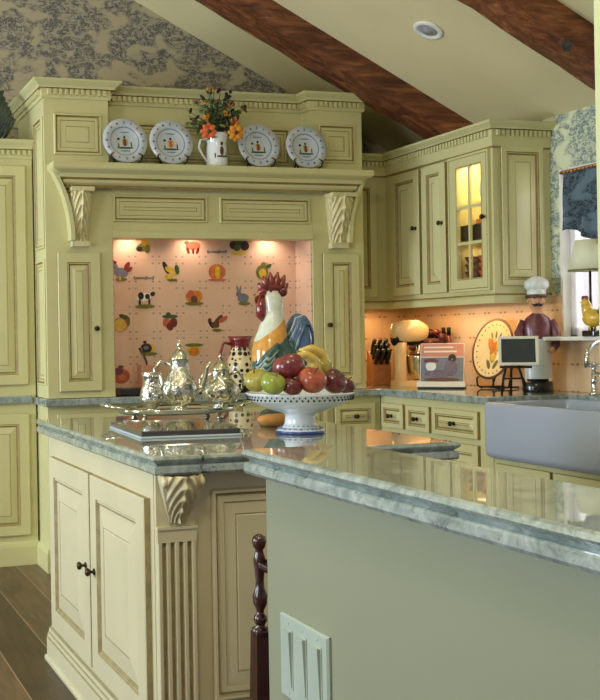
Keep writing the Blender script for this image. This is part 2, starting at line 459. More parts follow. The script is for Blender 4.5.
# recessed light
p = Vector((3.078, 4.595, ceilz(3.078)))
can = thing('recessed_light', 'white round recessed light in the sloped ceiling', 'ceiling light', p)
R = Matrix.Rotation(math.atan(.4989), 4, 'Y') @ Matrix.Rotation(PI, 4, 'X')
mb = MB().lathe([(.075, -.002), (.078, .004), (.072, .010), (.055, .012), (.05, .004)], n=32, M=R); obj('trim_ring', mb, WHITE, can, local=True)
mb = MB().lathe([(.05, .003), (.045, .006), (.02, .009), (.018, .014), (.004, .015)], n=24, M=R); obj('lens', mb, [plain('frosted_lens', (150, 152, 156), .3)], can, local=True)

# ------------------------------------------------------------------ left pantry
PY = 5.66
pan = thing('pantry_cabinet', 'tall cream pantry cabinet with glazed panel doors left of the hood', 'cabinet', (.6, PY, 0))
mb = MB().box(-.2, 1.275, PY, YW-.025, .09, 2.28); obj('body', mb, CM, pan)
fr = FY(PY)
pr_ = onY(25.5, 250, PY).x
for (a, b) in ((.20, .66), (.69, pr_)):
    k = (a+.03, 1.25) if a > .5 else (b-.03, 1.25)
    door(pan, fr, a, b, .99, 2.19, CM, None, st=.055)
    door(pan, fr, a, b, .165, .83, CM, None, st=.055)
path = [(-.2, PY), (1.275, PY)]
mb = MB().sweep(path, [(0, 2.23), (.01, 2.23), (.012, 2.242), (.012, 2.278), (.028, 2.28), (.034, 2.296), (.055, 2.314), (.06, 2.328), (0, 2.328)], [0, 0, 0, 1, 0, 0, 0, 0])
mb.dentils(path, .012, .026, 2.248, 2.275, .030, .017); obj('cornice', mb, CM, pan)
mb = MB().sweep(path, [(0, 0), (.016, 0), (.016, .10), (.012, .12), (.004, .13), (0, .13)], 0); obj('base_skirting', mb, CM, pan)
mb = MB().box(-.2, 1.25, PY-.03, PY+.0, .888, .93); obj('granite_ledge', mb, GRAN, pan, bevel=.006)
# dark glossy feathered ornament on top
orn = MB()
for k in range(6):
    a0 = .98+.012*k
    pts = [(a0+.15*sin(t*2.2+.1*k)*.9, 5.70+.01*k, 2.32+.36*sin(t*PI*.62)*(1-.08*k)-.13*t*t) for t in [i/10 for i in range(11)]]
    orn.tube(pts, [.03*(1-.55*abs(2*i/10-.8)) for i in range(11)], 8)
orn.ell((.98, 5.71, 2.36), .07, .055, .04)
tag(obj('feather_ornament', orn, GREEND), 'dark glossy arched feather ornament on top of the pantry at left edge', 'ornament')

# ------------------------------------------------------------------ hood surround
HX0, HX1, HY = 1.285, 3.165, 5.40
hood = thing('hood_surround', 'large cream mantel hood cabinet framing the painted tile mural', 'range hood', (2.2, HY, .92))
cpath = [(HX0, YW), (HX0, HY), (1.64, HY), (1.64, HY+.10), (2.835, HY+.10), (2.835, HY), (HX1, HY), (HX1, YW)]
mb = MB().prism(cpath, lambda a, b, w: (a, b, w), 2.05, 2.59); obj('upper_body', mb, CM, hood)
mb = MB().sweep(cpath, [(0, 2.512), (.010, 2.512), (.013, 2.524), (.013, 2.562), (.03, 2.564), (.036, 2.576), (.06, 2.596), (.066, 2.606), (0, 2.606)], [0, 0, 0, 1, 0, 0, 0, 0])
mb.dentils(cpath, .013, .028, 2.53, 2.559, .030, .017); obj('cornice', mb, CM, hood)
fr = FY(HY)
for a, b in ((1.336, 1.600), (2.885, 3.118)):
    mb = MB().rings(fr, a, b, 2.215, 2.435, panel_rings(.045)); obj('tower_panel', mb, CM, hood)
mb = MB().rings(FY(HY+.10), 1.72, 2.755, 2.21, 2.42, panel_rings(.03)); obj('plate_rail_panel', mb, CM, hood)
# lower body: columns and frieze
for a, b, nm in ((HX0, 1.652, 0), (2.842, HX1, 1)):
    mb = MB().box(a, b, HY, YW, .922, 2.05); c = obj('column', mb, CM, hood)
    if nm == 0: door(c, fr, 1.343, 1.578, .958, 1.695, CM, (1.548, 1.29), st=.052, fl=.028)
    else: door(c, fr, 2.897, 3.125, .95, 1.697, CM, (2.925, 1.29), st=.052, fl=.028)
    if nm == 0:
        for z0, z1 in ((.99, 1.66), (1.72, 2.42)):
            m = MB().rings(FX(HX0), HY+.025, HY+.215, z0, z1, panel_rings(.03)); obj('side_panel', m, CM, c)
mb = MB().box(1.652, 2.842, HY, HY+.10, 1.775, 2.05); mb.box(1.652, 2.842, HY-.012, HY, 1.775, 1.815); obj('frieze', mb, CM, hood, bevel=.003)
for a, b in ((1.657, 2.202), (2.272, 2.826)):
    mb = MB().rings(fr, a, b, 1.862, 2.007, panel_rings(.04)); obj('frieze_panel', mb, CM, hood)
mb = MB().box(1.652, 2.842, HY+.10, YW, 1.835, 1.86); obj('soffit', mb, CM, hood)
# mantel shelf
mpath = [(1.40, HY), (1.40, HY-.035), (3.06, HY-.035), (3.06, HY)]
mb = MB().sweep(mpath, [(0, 2.035), (.012, 2.035), (.016, 2.05), (.03, 2.06), (.034, 2.075), (.05, 2.085), (.056, 2.105), (.095, 2.122), (.10, 2.13), (.10, 2.158), (0, 2.158)], [0, 1, 0, 0, 1, 0, 0, 0, 0, 0])
mb.box(1.31, 3.15, HY-.128, HY, 2.132, 2.1572); obj('mantel_shelf', mb, CM, hood)
# flared side brackets of the mantel
def bracket(x, sgn):
    mb = MB(); N = 14
    pts = [(x-sgn*(.10*(1-t)**2.2), 2.125-.37*t) for t in [i/N for i in range(N+1)]]
    outer = pts; inner = [(px+sgn*.022, pz) for px, pz in pts]
    mb.prism(outer+inner[::-1], lambda a, b, w: (a, w, b), HY-.075, HY-.001, 0)
    return mb
obj('side_bracket', bracket(1.405, 1), CM, hood); obj('side_bracket', bracket(3.055, -1), CM, hood)
def corbel(x0, x1, z0, z1, ybase, d0, d1, taper, mats, parent, leaf=.012, rows=4, blocks=True):
    mb = MB(); xc = (x0+x1)/2; hw = (x1-x0)/2
    def dep(t): return d1+(d0-d1)*(t*t*(3-2*t))+.010*sin(PI*t)
    def wid(t): return hw*(1-taper*(1-t)**1.4)
    def fn(u, v):
        t = v; s = 2*u-1; w = wid(t)
        ph = rows*(t+.9*abs(s)**1.4)-.35*abs(s)*rows
        rib = .5+.5*cos(2*PI*ph)
        d = dep(t)*(1-.30*abs(s)**3)+leaf*(rib**1.5)*(1-.6*abs(s)**5)+leaf*1.1*max(0, 1-abs(s)*5)
        if abs(s) > .999: d = dep(t)*.55
        return (xc+s*w*(1+.06*(rib-.5)*abs(s)), ybase-d, z0+(z1-z0)*t)
    mb.grid(fn, 36, 72)
    for sgn in (-1, 1):
        def side(u, v):
            t = v; return (xc+sgn*wid(t)*.985, ybase-dep(t)*.6*u, z0+(z1-z0)*t)
        mb.grid(side, 2, 72)
        mb.tube([(xc+sgn*wid(t)*.98, ybase-dep(t)*.62, z0+(z1-z0)*t) for t in [i/16 for i in range(17)]], .006, 7)
        mb.lathe([(.002, -.006), (.014, -.006), (.016, 0), (.014, .006), (.002, .006)], (0, 0, 0), 14, M=Matrix.Translation((xc+sgn*hw*.93, ybase-d0*.72, z1-.018)) @ Matrix.Rotation(PI/2, 4, 'Y'))
    if blocks:
        mb.box(xc-hw-.006, xc+hw+.006, ybase-d0-.020, ybase, z1, z1+.022)
        w = hw*(1-taper); mb.box(xc-w-.008, xc+w+.008, ybase-d1-.014, ybase, z0-.03, z0)
    return obj('corbel', mb, mats, parent)
CARV = plain('carved_cream', (214, 204, 156), .45, var=.12, scale=40)
corbel(1.412, 1.522, 1.755, 2.012, HY, .085, .03, .28, CARV, hood)
corbel(2.925, 3.065, 1.755, 2.012, HY, .085, .03, .34, CARV, hood)

# tile mural set in the hood opening
MY = 5.60
TILE = tiles('mural_tile', (226, 190, 164), (216, 178, 152), TS, (0, 2), (TS*10-(1.827-2.25), 0, TS*10-(1.673-.92)), 'corner', (150, 138, 142))
JTILE = tiles('mural_tile_return', (226, 190, 164), (216, 178, 152), TS, (1, 2), (0, TS*10+.03, TS*10-(1.673-.92)), 'corner', (150, 138, 142))
BTILE = tiles('backsplash_tile', (224, 192, 154), (208, 172, 142), TS, (1, 2), (0, 0, -.92), 'dash', (150, 104, 76))
BTILX = tiles('backsplash_tile_end', (224, 192, 154), (208, 172, 142), TS, (0, 2), (0, 0, -.92), 'dash', (150, 104, 76))
mur = thing('tile_mural', 'pink tile mural painted with farm animals and fruit inside the hood opening', 'tile mural', (2.25, MY, .92))
mb = MB().box(1.654, 2.84, MY, MY+.02, .921, 1.834); mb.box(2.834, 2.8415, HY+.012, MY, .921, 1.834, 1); mb.box(1.6525, 1.660, HY+.012, MY, .921, 1.834, 1); obj('tile_panel', mb, [TILE, JTILE], mur)
PAL = [OLIVE, YELLOW, ORANGE, RED, DKB, GREYB, GREEN, BROWN, PINK, WHITE]
def motif(name, px, py, shapes, sc=.001):
    # shapes: (dx,dz,rx,rz,rot_deg,palette) in millimetres
    c = onY(px, py, MY); mb = MB()
    for k, (dx, dz, rx_, rz_, rot, pal) in enumerate(shapes):
        n = 14; a = math.radians(rot); vs = []
        for w in (0, .0016+.0003*k):
            for i in range(n):
                q = 2*PI*i/n; x = rx_*1.75*cos(q); z = rz_*1.75*sin(q)
                vs.append((c.x+sc*(dx*1.75+x*cos(a)-z*sin(a)), MY-w, c.z+sc*(dz*1.75+x*sin(a)+z*cos(a))))
        mb.add(vs, [tuple(range(n, 2*n))]+[(i, (i+1) % n, n+(i+1) % n, n+i) for i in range(n)], pal)
    obj(name, mb, PAL, mur)
ROOST = lambda b, t: [(0, -2, 24, 16, -10, b), (20, 18, 16, 8, 60, t), (-18, 16, 8, 16, 20, b), (-22, 30, 8, 6, 0, 3), (28, 8, 12, 6, 40, t), (0, -24, 20, 6, 0, 0), (-4, -20, 3, 8, 0, 1)]
motif('painted_leaves', 143, 247, [(0, 0, 26, 14, 20, 0), (10, 10, 18, 10, -30, 1), (-12, -6, 10, 8, 0, 4), (14, -6, 10, 14, 0, 0)])
motif('painted_crab', 193, 247, [(0, 4, 26, 14, 0, 8), (-18, -12, 5, 12, 20, 3), (0, -14, 4, 10, 0, 3), (16, -12, 5, 12, -20, 3), (-22, 14, 8, 6, 0, 7)])
motif('painted_grapes', 239, 247, [(-20, 6, 14, 14, 0, 4), (0, 12, 14, 12, 0, 6), (20, 4, 16, 16, 0, 4), (-8, -4, 12, 10, 0, 6), (0, -20, 28, 7, 0, 1)])
motif('painted_hen', 121, 272, ROOST(5, 3))
motif('painted_goose', 170, 272, [(-14, 14, 8, 22, 25, 4), (6, 4, 26, 10, -25, 1), (24, 8, 8, 16, 10, 6), (-4, -16, 14, 10, 0, 1), (8, -26, 18, 5, 0, 0)])
motif('painted_pumpkin', 217, 272, [(0, 0, 30, 26, 0, 8), (0, 0, 20, 24, 0, 2), (2, -2, 9, 22, 0, 1), (0, -26, 34, 4, 0, 8)])
motif('painted_pear', 262, 271, [(0, -4, 22, 24, 0, 0), (2, -8, 14, 16, 0, 1), (6, 20, 10, 10, 0, 0), (24, 16, 12, 6, 30, 6)])
motif('painted_cow', 145, 299, [(-2, 6, 26, 13, 10, 9), (-14, 10, 10, 12, 0, 4), (8, 8, 8, 9, 0, 4), (26, 16, 9, 7, 30, 4), (-18, -12, 4, 14, 0, 4), (14, -10, 4, 14, 0, 7), (0, -24, 34, 7, 0, 0)])
motif('painted_turkey', 194, 298, [(0, 4, 30, 20, 0, 2), (-10, 12, 14, 14, 0, 8), (14, 10, 14, 14, 0, 2), (0, -18, 32, 7, 0, 0), (0, -4, 12, 12, 0, 7)])
motif('painted_rabbit', 242, 297, [(4, -4, 20, 16, 0, 5), (-12, 10, 10, 9, 0, 5), (-16, 26, 3, 12, 15, 5), (-6, 26, 3, 12, -10, 5), (8, -22, 22, 6, 0, 0)])
motif('painted_lemon', 121, 324, [(-2, -2, 26, 24, 0, 2), (-4, -4, 20, 20, 0, 1), (12, 22, 20, 7, -20, 6), (24, 8, 6, 16, 0, 0)])
motif('painted_strawberries', 170, 322, [(-12, -2, 13, 16, 0, 8), (12, -2, 13, 16, 0, 3), (0, -14, 12, 14, 0, 3), (0, 18, 28, 6, 0, 6), (-6, 26, 8, 6, 0, 6)])
motif('painted_rooster', 217, 323, [(4, 8, 24, 9, 50, 7), (22, 12, 18, 8, 30, 8), (-22, -2, 6, 18, 30, 4), (-6, -6, 14, 10, -20, 7), (0, -24, 18, 5, 0, 0), (-26, 10, 6, 6, 0, 3)])
motif('painted_teapot', 146, 349, [(6, 2, 26, 16, 0, 1), (0, 2, 20, 16, 0, 4), (0, 4, 9, 6, 0, 5), (-4, 22, 6, 5, 0, 3), (10, -16, 28, 6, 0, 0)])
motif('painted_flowerpot', 194, 350, [(0, 0, 24, 20, 0, 1), (0, 16, 32, 6, 0, 0), (0, -6, 18, 14, 0, 2)])
motif('painted_calf', 240, 350, [(0, 4, 26, 12, 0, 9), (-10, 6, 9, 9, 0, 4), (12, 6, 8, 8, 0, 4), (26, 10, 8, 7, 0, 4), (-14, -12, 4, 12, 0, 4), (14, -12, 4, 12, 0, 4)])
motif('painted_tomatoes', 121, 375, [(0, -4, 30, 24, 0, 8), (-8, 12, 16, 12, 0, 3), (6, -8, 12, 10, 0, 2), (0, 26, 10, 5, 0, 3)])
motif('painted_barn', 258, 300, [(0, 0, 12, 18, 0, 3), (0, 16, 16, 5, 0, 7)])
for (px, py) in ((143, 278), (216, 252)):
    c = onY(px, py, MY); mb = MB()
    for g in range(9):
        x = c.x-.055+g*.0137
        mb.tube([(x+.010*q/6, MY-.001, c.z+.009*sin(q*1.9+g*2.1)*(1.5 if g in (0, 5, 8) else .8)) for q in range(7)], .0013, 5)
    obj('lettering', mb, GREYB, mur)

# ------------------------------------------------------------------ base cabinets under the back counter and hood
bc = thing('base_cabinet', 'cream base cabinet below the hood with deep top drawers', 'cabinet', (2.2, 5.42, 0), 'cream base cabinets below the granite')
mb = MB().box(1.285, 3.268, 5.42, YW-.025, .1, .878); obj('body', mb, CM, bc)
mb = MB().sweep([(1.285, PY), (1.285, 5.42), (3.25, 5.42)], [(0, 0), (.02, 0), (.02, .10), (.012, .12), (0, .13)], 0); obj('base_skirting', mb, CM, bc)
fr = FY(5.42)
for a, b in ((1.33, 1.75), (1.80, 2.36), (2.40, 2.92)): door(bc, fr, a, b, .16, .66, CM, None)
for a, b in ((1.33, 1.75), (1.80, 2.36), (2.40, 2.92), (2.965, 3.225)): door(bc, fr, a, b, .69, .838, CM, ((a+b)/2, .764), st=.03, fl=.02, name='drawer')
door(bc, fr, 2.965, 3.225, .16, .66, CM, (3.20, .58))
rc = thing('base_cabinet', 'cream base cabinet with three drawers between sink and corner', 'cabinet', (3.27, 4.95, 0), 'cream base cabinets below the granite')
mb = MB().box(3.27, XW-.03, 4.40, 5.415, .1, .878); obj('body', mb, CM, rc)
mb = MB().box(3.31, XW-.03, 4.40, 5.415, 0, .1); obj('toe_kick', mb, CM, rc)
fr = FX(3.27)
for a, b in ((5.165, 5.385), (4.915, 5.13), (4.50, 4.88)):
    door(rc, fr, a, b, .70, .838, CM, ((a+b)/2, .768), st=.026, fl=.02, name='drawer')
    door(rc, fr, a, b, .14, .67, CM, (b-.03, .6), st=.04)
sk = thing('sink_cabinet', 'cream sink base cabinet with two doors below the white sink', 'cabinet', (3.27, 4.0, 0))
mb = MB().box(3.27, XW-.03, 3.56, 4.395, .1, .62); mb.box(3.27, XW-.03, 3.03, 3.56, .1, .878); obj('body', mb, CM, sk)
mb = MB().box(3.31, XW-.03, 3.03, 4.395, 0, .1); obj('toe_kick', mb, CM, sk)
for a, b in ((3.59, 3.965), (3.985, 4.365)): door(sk, fr, a, b, .14, .6, CM, None)

# worktop (granite, L shaped, open at the apron sink)
ct = MB(); z0, z1 = .88, .92
ct.box(1.26, XW, 5.37, YW, z0, z1); ct.box(3.235, XW, 4.395, 5.37, z0, z1); ct.box(3.70, XW, 3.56, 4.395, z0, z1); ct.box(3.235, XW, 3.0, 3.56, z0, z1)
tag(obj('worktop', ct, GRAN, bevel=.007), 'grey green granite worktop along the back and window walls', 'countertop')
# backsplash tiles on back and right wall
mb = MB(); mb.box(HX1, XW, YW-.012, YW, .921, 1.42); mb.box(XW-.012, XW, 4.60, YW-.012, .921, 1.42)
mb.box(XW-.012, XW, 3.0, 4.60, .921, 1.19)
mb.m[:6] = [1]*6
o = obj('tile_backsplash', mb, [BTILE, BTILX]); tag(o, 'pale tiled backsplash with small brown corner marks under the wall cabinets', 'backsplash', kind='structure')

# ------------------------------------------------------------------ wall cabinets
UX, UY = 3.51, 5.72
wb = thing('wall_cabinet', 'narrow cream wall cabinet squeezed between hood and corner', 'cabinet', (3.34, UY, 1.4), 'cream wall cabinets')
mb = MB().box(HX1+.001, 3.86, UY, YW, 1.40, 2.27); obj('body', mb, CM, wb)
door(wb, FY(UY), 3.19, 3.44, 1.46, 2.175, CM, None, st=.05)
wr = thing('wall_cabinet', 'cream wall cabinet with two solid panel doors right of corner', 'cabinet', (UX, 5.4, 1.4), 'cream wall cabinets')
mb = MB().box(UX, XW, 5.07, UY, 1.40, 2.27); obj('body', mb, CM, wr)
fr = FX(UX)
door(wr, fr, 5.340, 5.635, 1.46, 2.185, CM, (5.372, 1.845), st=.05)
door(wr, fr, 5.085, 5.312, 1.46, 2.185, CM, (5.115, 1.848), st=.05)
wg = thing('wall_cabinet', 'cream wall cabinet with lit glass door showing dishes', 'cabinet', (UX, 4.9, 1.4), 'cream wall cabinets')
gy0, gy1 = 4.690, 5.068
mb = MB(); mb.box(UX, XW, gy0, gy0+.02, 1.40, 2.25); mb.box(UX, XW, gy1-.02, gy1, 1.40, 2.25); mb.box(UX, XW, gy0+.02, gy1-.02, 1.40, 1.44); mb.box(UX+.0005, UX+.02, gy0+.02, gy1-.02, 1.441, 1.475); mb.box(UX+.0005, UX+.02, gy0+.02, gy1-.02, 2.17, 2.214); mb.box(UX, XW, gy0+.02, gy1-.02, 2.215, 2.25)
mb.rings(FY(gy0), 3.555, 3.815, 1.475, 2.205, door_rings(.012, .03, .035)); obj('body', mb, CM, wg)
mb = MB(); mb.box(XW-.02, XW-.004, gy0+.02, gy1-.02, 1.44, 2.2); obj('back_panel', mb, CABIN, wg)
# glazed door: frame + muntins + pane
a, b, c, d = 4.705, 5.055, 1.455, 2.192
mb = MB(); st = .066
ga, gb, gc, gd = 4.766, 4.974, 1.525, 2.125
for (u0, u1, v0, v1) in ((a, ga, c, d), (gb, b, c, d), (ga, gb, c, gc), (ga, gb, gd, d)): mb.box(UX-.02, UX, u0, u1, v0, v1)
um = (ga+gb)/2
mb.box(UX-.018, UX-.004, um-.008, um+.008, gc, gd)
for z in (gc+.19, gc+.385): mb.box(UX-.017, UX-.004, ga, gb, z-.008, z+.008)
mb.rings(FX(UX-.02), a, b, c, d, [(0, 0, 0), (0, .001, 1), (.006, .001, 1)][:0] or [(0, .0005, 0)]) if False else None
for (u0, u1, v0, v1) in ((ga-.007, ga-.002, gc, gd), (gb+.002, gb+.007, gc, gd), (ga-.007, gb+.007, gc-.007, gc-.002), (ga-.007, gb+.007, gd+.002, gd+.007), (a+.012, a+.016, c+.012, d-.012), (b-.016, b-.012, c+.012, d-.012), (a+.012, b-.012, c+.012, c+.016), (a+.012, b-.012, d-.016, d-.012)):
    mb.box(UX-.0206, UX-.019, u0, u1, v0, v1, 1)
gdoor = obj('glass_door', mb, CM, wg)
obj('pane', MB().box(UX-.010, UX-.007, ga, gb, gc, gd), GLASS, gdoor)
m = MB().ell((UX-.04, 4.735, 1.84), .012, .013, .013); m.tube([(UX-.02, 4.735, 1.84), (UX-.04, 4.735, 1.84)], .005); obj('knob', m, BRONZE, gdoor)
# crown over the run (one moulding per cabinet, mitred path shared)
crown = [(0, 2.192), (.006, 2.192), (.010, 2.202), (.010, 2.212), (.013, 2.246), (.013, 2.288), (.03, 2.290), (.036, 2.298), (.060, 2.316), (.064, 2.327), (0, 2.327)]
cm = [0, 1, 0, 0, 0, 1, 0, 0, 0, 0]
up_path = [(HX1+.002, UY), (UX, UY), (UX, gy0), (XW, gy0)]
mb = MB().sweep(up_path, crown, cm); mb.dentils(up_path, .013, .027, 2.255, 2.285, .028, .016); obj('cornice', mb, CM, wr)
mb = MB().sweep(up_path, [(0, 1.385), (.014, 1.385), (.014, 1.415), (.006, 1.425), (.004, 1.435), (0, 1.435)], [0, 0, 0, 1, 0]); obj('light_rail', mb, CM, wr)
mb = MB().prism([(HX1+.002, YW), (HX1+.002, UY), (UX, UY), (UX, gy0), (XW, gy0), (XW, YW)], lambda p, q, w: (p, q, w), 2.252, 2.30); obj('top_board', mb, CM, wr)
# dishes behind the glass
def dish(name, mb, mats, label, cat, g=None): return tag(obj(name, mb, mats), label, cat, g)
DG = 'items inside the glass door cabinet'
z_lo, z_hi = onX(472, 240.5, 3.55).z, onX(472, 203, 3.58).z
for z in (z_lo, z_hi): obj('shelf', MB().box(UX+.012, XW-.021, gy0+.021, gy1-.021, z-.008, z), GLASS, wg)
zt_ = onX(472, 225, 3.55).z
dish('storage_box', MB().box(3.53, 3.64, 4.800, 4.880, z_lo+.001, zt_), [DKB], 'small dark box on the middle shelf behind the glass, nearer the knob', 'box', DG)
dish('storage_box', MB().box(3.53, 3.64, 4.92, 5.005, z_lo+.001, zt_), [DKB], 'small dark box on the middle shelf behind the glass, farther from knob', 'box', DG)
for i, (y, mt, l) in enumerate(((4.85, PINK, 'terracotta bowl stack low behind the glass, under the knob'), (4.965, BROWN, 'brown bowl stack low behind the glass, away from the knob'))):
    mb = MB()
    for k in range(5): mb.lathe([(.03, .0), (.035, .006), (.056, .045), (.052, .045), (.03, .012)], (3.595, y, 1.441+k*.04), 20)
    dish('bowl_stack', mb, [mt], l, 'bowls', DG)
mb = MB().lathe([(.03, 0), (.034, .01), (.044, .06), (.036, .11), (.022, .125), (.026, .145), (.022, .145), (.018, .125)], (3.60, 4.86, z_hi+.001), 24)
dish('ginger_jar', mb, [CERAM], 'white jar on the top shelf behind the glass door', 'jar', DG)
mb = MB().box(3.66, 3.80, 4.93, 5.04, z_lo+.001, z_lo+.13); dish('tin', mb, [ORANGE], 'orange tin behind the small dark boxes in the glass cabinet', 'tin', DG)

# ------------------------------------------------------------------ window
mb = MB(); X0 = XW-.02
mb.box(X0, XW+.038, wy0-.07, wy0+.006, wz0+.006, wz1+.07); mb.box(X0+.012, XW+.038, wy1-.006, wy1+.012, wz0+.006, wz1+.012); mb.box(X0+.012, XW+.038, wy0+.001, wy1-.007, wz1-.006, wz1+.012)
mb.box(XW+.04, XW+.08, wy0, wy0+.05, wz0, wz1); mb.box(XW+.04, XW+.08, wy1-.05, wy1, wz0, wz1); mb.box(XW+.04, XW+.08, wy0, wy1, wz0, wz0+.05); mb.box(XW+.04, XW+.08, wy0, wy1, wz1-.05, wz1)
mb.box(XW+.045, XW+.075, (wy0+wy1)/2-.018, (wy0+wy1)/2+.018, wz0, wz1); mb.box(XW+.045, XW+.075, wy0, wy1, 1.61, 1.645)
w1 = struct('window_1', mb, WHITE)
o = obj('pane', MB().box(XW+.058, XW+.062, wy0+.05, wy1-.05, wz0+.05, wz1-.05), GLASS, w1)
sill = MB().box(XW-.15, XW+.04, 3.0, 4.655, 1.185, 1.205); o = struct('trim_1', sill, WHITE, bevel=.004)
# sheer curtain, lower half
mb = MB()
def sh(u, v): y = wy0+.03+u*(wy1-wy0-.06); return (XW+.026+.008*sin(u*60), y, 1.21+v*.62)
mb.grid(sh, 120, 4); tag(obj('sheer_curtain', mb, SHEER), 'white sheer curtain behind the lamp in the window', 'curtain')
# valance on rod
val = thing('window_valance', 'navy toile valance gathered on a copper rod above the lamp', 'valance', (XW-.06, 4.2, 2.04))
VY1 = onX(563.5, 190, XW-.06).y
mb = MB()
def vf(u, v):
    y = 3.68+u*(VY1-3.68); fold = .018*sin(u*46+.6*sin(v*5))+.009*sin(u*93); low = .34+.05*sin(u*9.5+1.9)
    return (XW-.06+fold*(.35+.65*v)-.02*v, y, 2.04-v*low)
mb.grid(vf, 150, 16); obj('fabric', mb, FABRIC, val)
mb = MB()
for k in range(31):
    y = VY1-.01-k*.0275
    mb.lathe([(.011, -.008), (.013, 0), (.011, .008)], (XW-.062, y, 2.045), 10)
obj('ruffle_rings', mb, [plain('copper_trim', (190, 132, 84), .3, .6)], val)
obj('rod', MB().tube([(XW-.06, 3.66, 2.045), (XW-.06, VY1+.02, 2.045)], .008, 10), [plain('copper_rod', (150, 96, 60), .3, .8)], val)
obj('bracket', MB().box(XW-.06, XW-.021, VY1+.004, VY1+.012, 2.035, 2.055), IRON, val)

# lamp on sill
lamp = thing('table_lamp', 'small table lamp with pale shade on the window sill', 'lamp', (XW-.085, onX(590, 270, XW-.085).y, 1.205))
mb = MB().lathe([(.022, 0), (.022, .01), (.016, .02), (.010, .05), (.016, .08), (.010, .12), (.006, .2), (.006, .33)], n=20); obj('base', mb, [BRONZE], lamp, local=True)
mb = MB().lathe([(.098, .325), (.064, .475), (.060, .475), (.094, .325)], n=32); obj('lamp_shade', mb, SHADE, lamp, local=True)
obj('shade_trim', MB().lathe([(.096, .322), (.100, .322), (.099, .330), (.095, .330)], n=32), OLIVE, lamp, local=True)
# little rooster on sill
def rooster(parent, mbs): pass
sr = thing('rooster_figurine', 'small yellow and green rooster figurine on the window sill', 'figurine', (XW-.130, onX(592.5, 325, XW-.130).y, 1.205))
mb = MB().box(-.034, .034, -.046, .036, 0, .03); obj('base', mb, BLACK, sr, local=True, bevel=.006)
mb = MB().ell((0, -.005, .09), .04, .06, .045); mb.ell((0, .035, .13), .024, .026, .045); mb.ell((0, .045, .165), .02, .022, .022)
for sx in (-.015, .015): mb.tube([(sx, 0, .03), (sx, 0, .07)], .005)
obj('body', mb, YELLOW, sr, local=True)
mb = MB()
for k in range(4): mb.tube([(0, -.03-.01*k, .1), (0, -.075-.01*k, .14+.01*k), (0, -.08, .19-.012*k)], [.014, .016, .006])
obj('tail', mb, GREEND, sr, local=True)
mb = MB()
for k in range(4): mb.ell((0, .033+.01*k, .188), .005, .009, .012)
mb.ell((0, .066, .15), .005, .006, .012); obj('comb', mb, RED, sr, local=True)
obj('beak', MB().lathe([(.007, 0), (.001, .022)], n=8, M=Matrix.Translation((0, .064, .167)) @ Matrix.Rotation(-PI/2, 4, 'X')), ORANGE, sr, local=True)

# ------------------------------------------------------------------ apron sink + faucet
sx0, sx1, sy0, sy1, sz0, sz1 = 3.195, 3.70, 3.58, 4.388, .632, .898
def rrect(x0, x1, y0, y1, r, n=6):
    pts = []
    for cx, cy, a0 in ((x1-r, y1-r, 0), (x0+r, y1-r, PI/2), (x0+r, y0+r, PI), (x1-r, y0+r, 1.5*PI)):
        for i in range(n+1):
            a = a0+PI/2*i/n; pts.append((cx+r*cos(a), cy+r*sin(a)))
    return pts
mb = MB(); lv = []
for (ins, z, r) in ((.02, sz0, .03), (.006, sz0+.01, .035), (0, sz0+.03, .04), (0, sz1-.012, .04), (.004, sz1-.004, .04), (.012, sz1, .035), (.030, sz1, .03), (.036, sz1-.006, .03), (.042, sz1-.03, .03), (.055, sz0+.05, .04), (.09, sz0+.035, .05)):
    lv.append([(x, y, z) for x, y in rrect(sx0+ins, sx1-ins, sy0+ins, sy1-ins, r)])
n = len(lv[0]); v = [p for l in lv for p in l]
f = [(j*n+i, j*n+(i+1) % n, (j+1)*n+(i+1) % n, (j+1)*n+i) for j in range(len(lv)-1) for i in range(n)]
mb.add(v, f, 0, True); mb.add(lv[0], [tuple(range(n-1, -1, -1))]); mb.add(lv[-1], [tuple(range(n))])
snk = thing('apron_sink', 'white fireclay farmhouse apron sink under the window', 'sink', (3.45, 4.0, sz0)); obj('basin', mb, SINKM, snk)
obj('drain', MB().lathe([(.045, 0), (.045, .004), (.03, .005), (.02, .003)], (3.45, 3.98, sz0+.036), 20), CHROME, snk)
fa = thing('kitchen_faucet', 'chrome bridge faucet with curved spout behind the sink', 'faucet', (3.76, 4.22, .92))
mb = MB().lathe([(.026, 0), (.026, .008), (.016, .014), (.014, .06), (.018, .07), (.013, .08), (.012, .13)], (3.76, 4.28, .92), 16)
mb.lathe([(.026, 0), (.026, .008), (.016, .014), (.014, .06), (.018, .07), (.013, .08), (.012, .13)], (3.76, 4.08, .92), 16)
mb.tube([(3.76, 4.28, 1.02), (3.76, 4.18, 1.02), (3.76, 4.08, 1.02)], .012, 12); obj('bridge', mb, CHROME, fa)
pts = [(3.76, 4.18, 1.02), (3.76, 4.18, 1.10)]+[(3.76-.09+.09*cos(a), 4.18-.03*(1-cos(a)), 1.10+.075*sin(a)) for a in [PI*i/10 for i in range(1, 11)]]+[(3.58, 4.12, 1.06)]
obj('spout', MB().tube(pts, .012, 12), CHROME, fa)
for y in (4.28, 4.08):
    m = MB()
    for q in range(4):
        a = q*PI/2+.5; m.tube([(3.76, y, 1.06), (3.76+.045*cos(a), y+.045*sin(a), 1.068)], [.006, .008], 8)
    m.lathe([(.013, 0), (.013, .02), (.006, .028)], (3.76, y, 1.05), 12); obj('cross_handle', m, CHROME, fa)

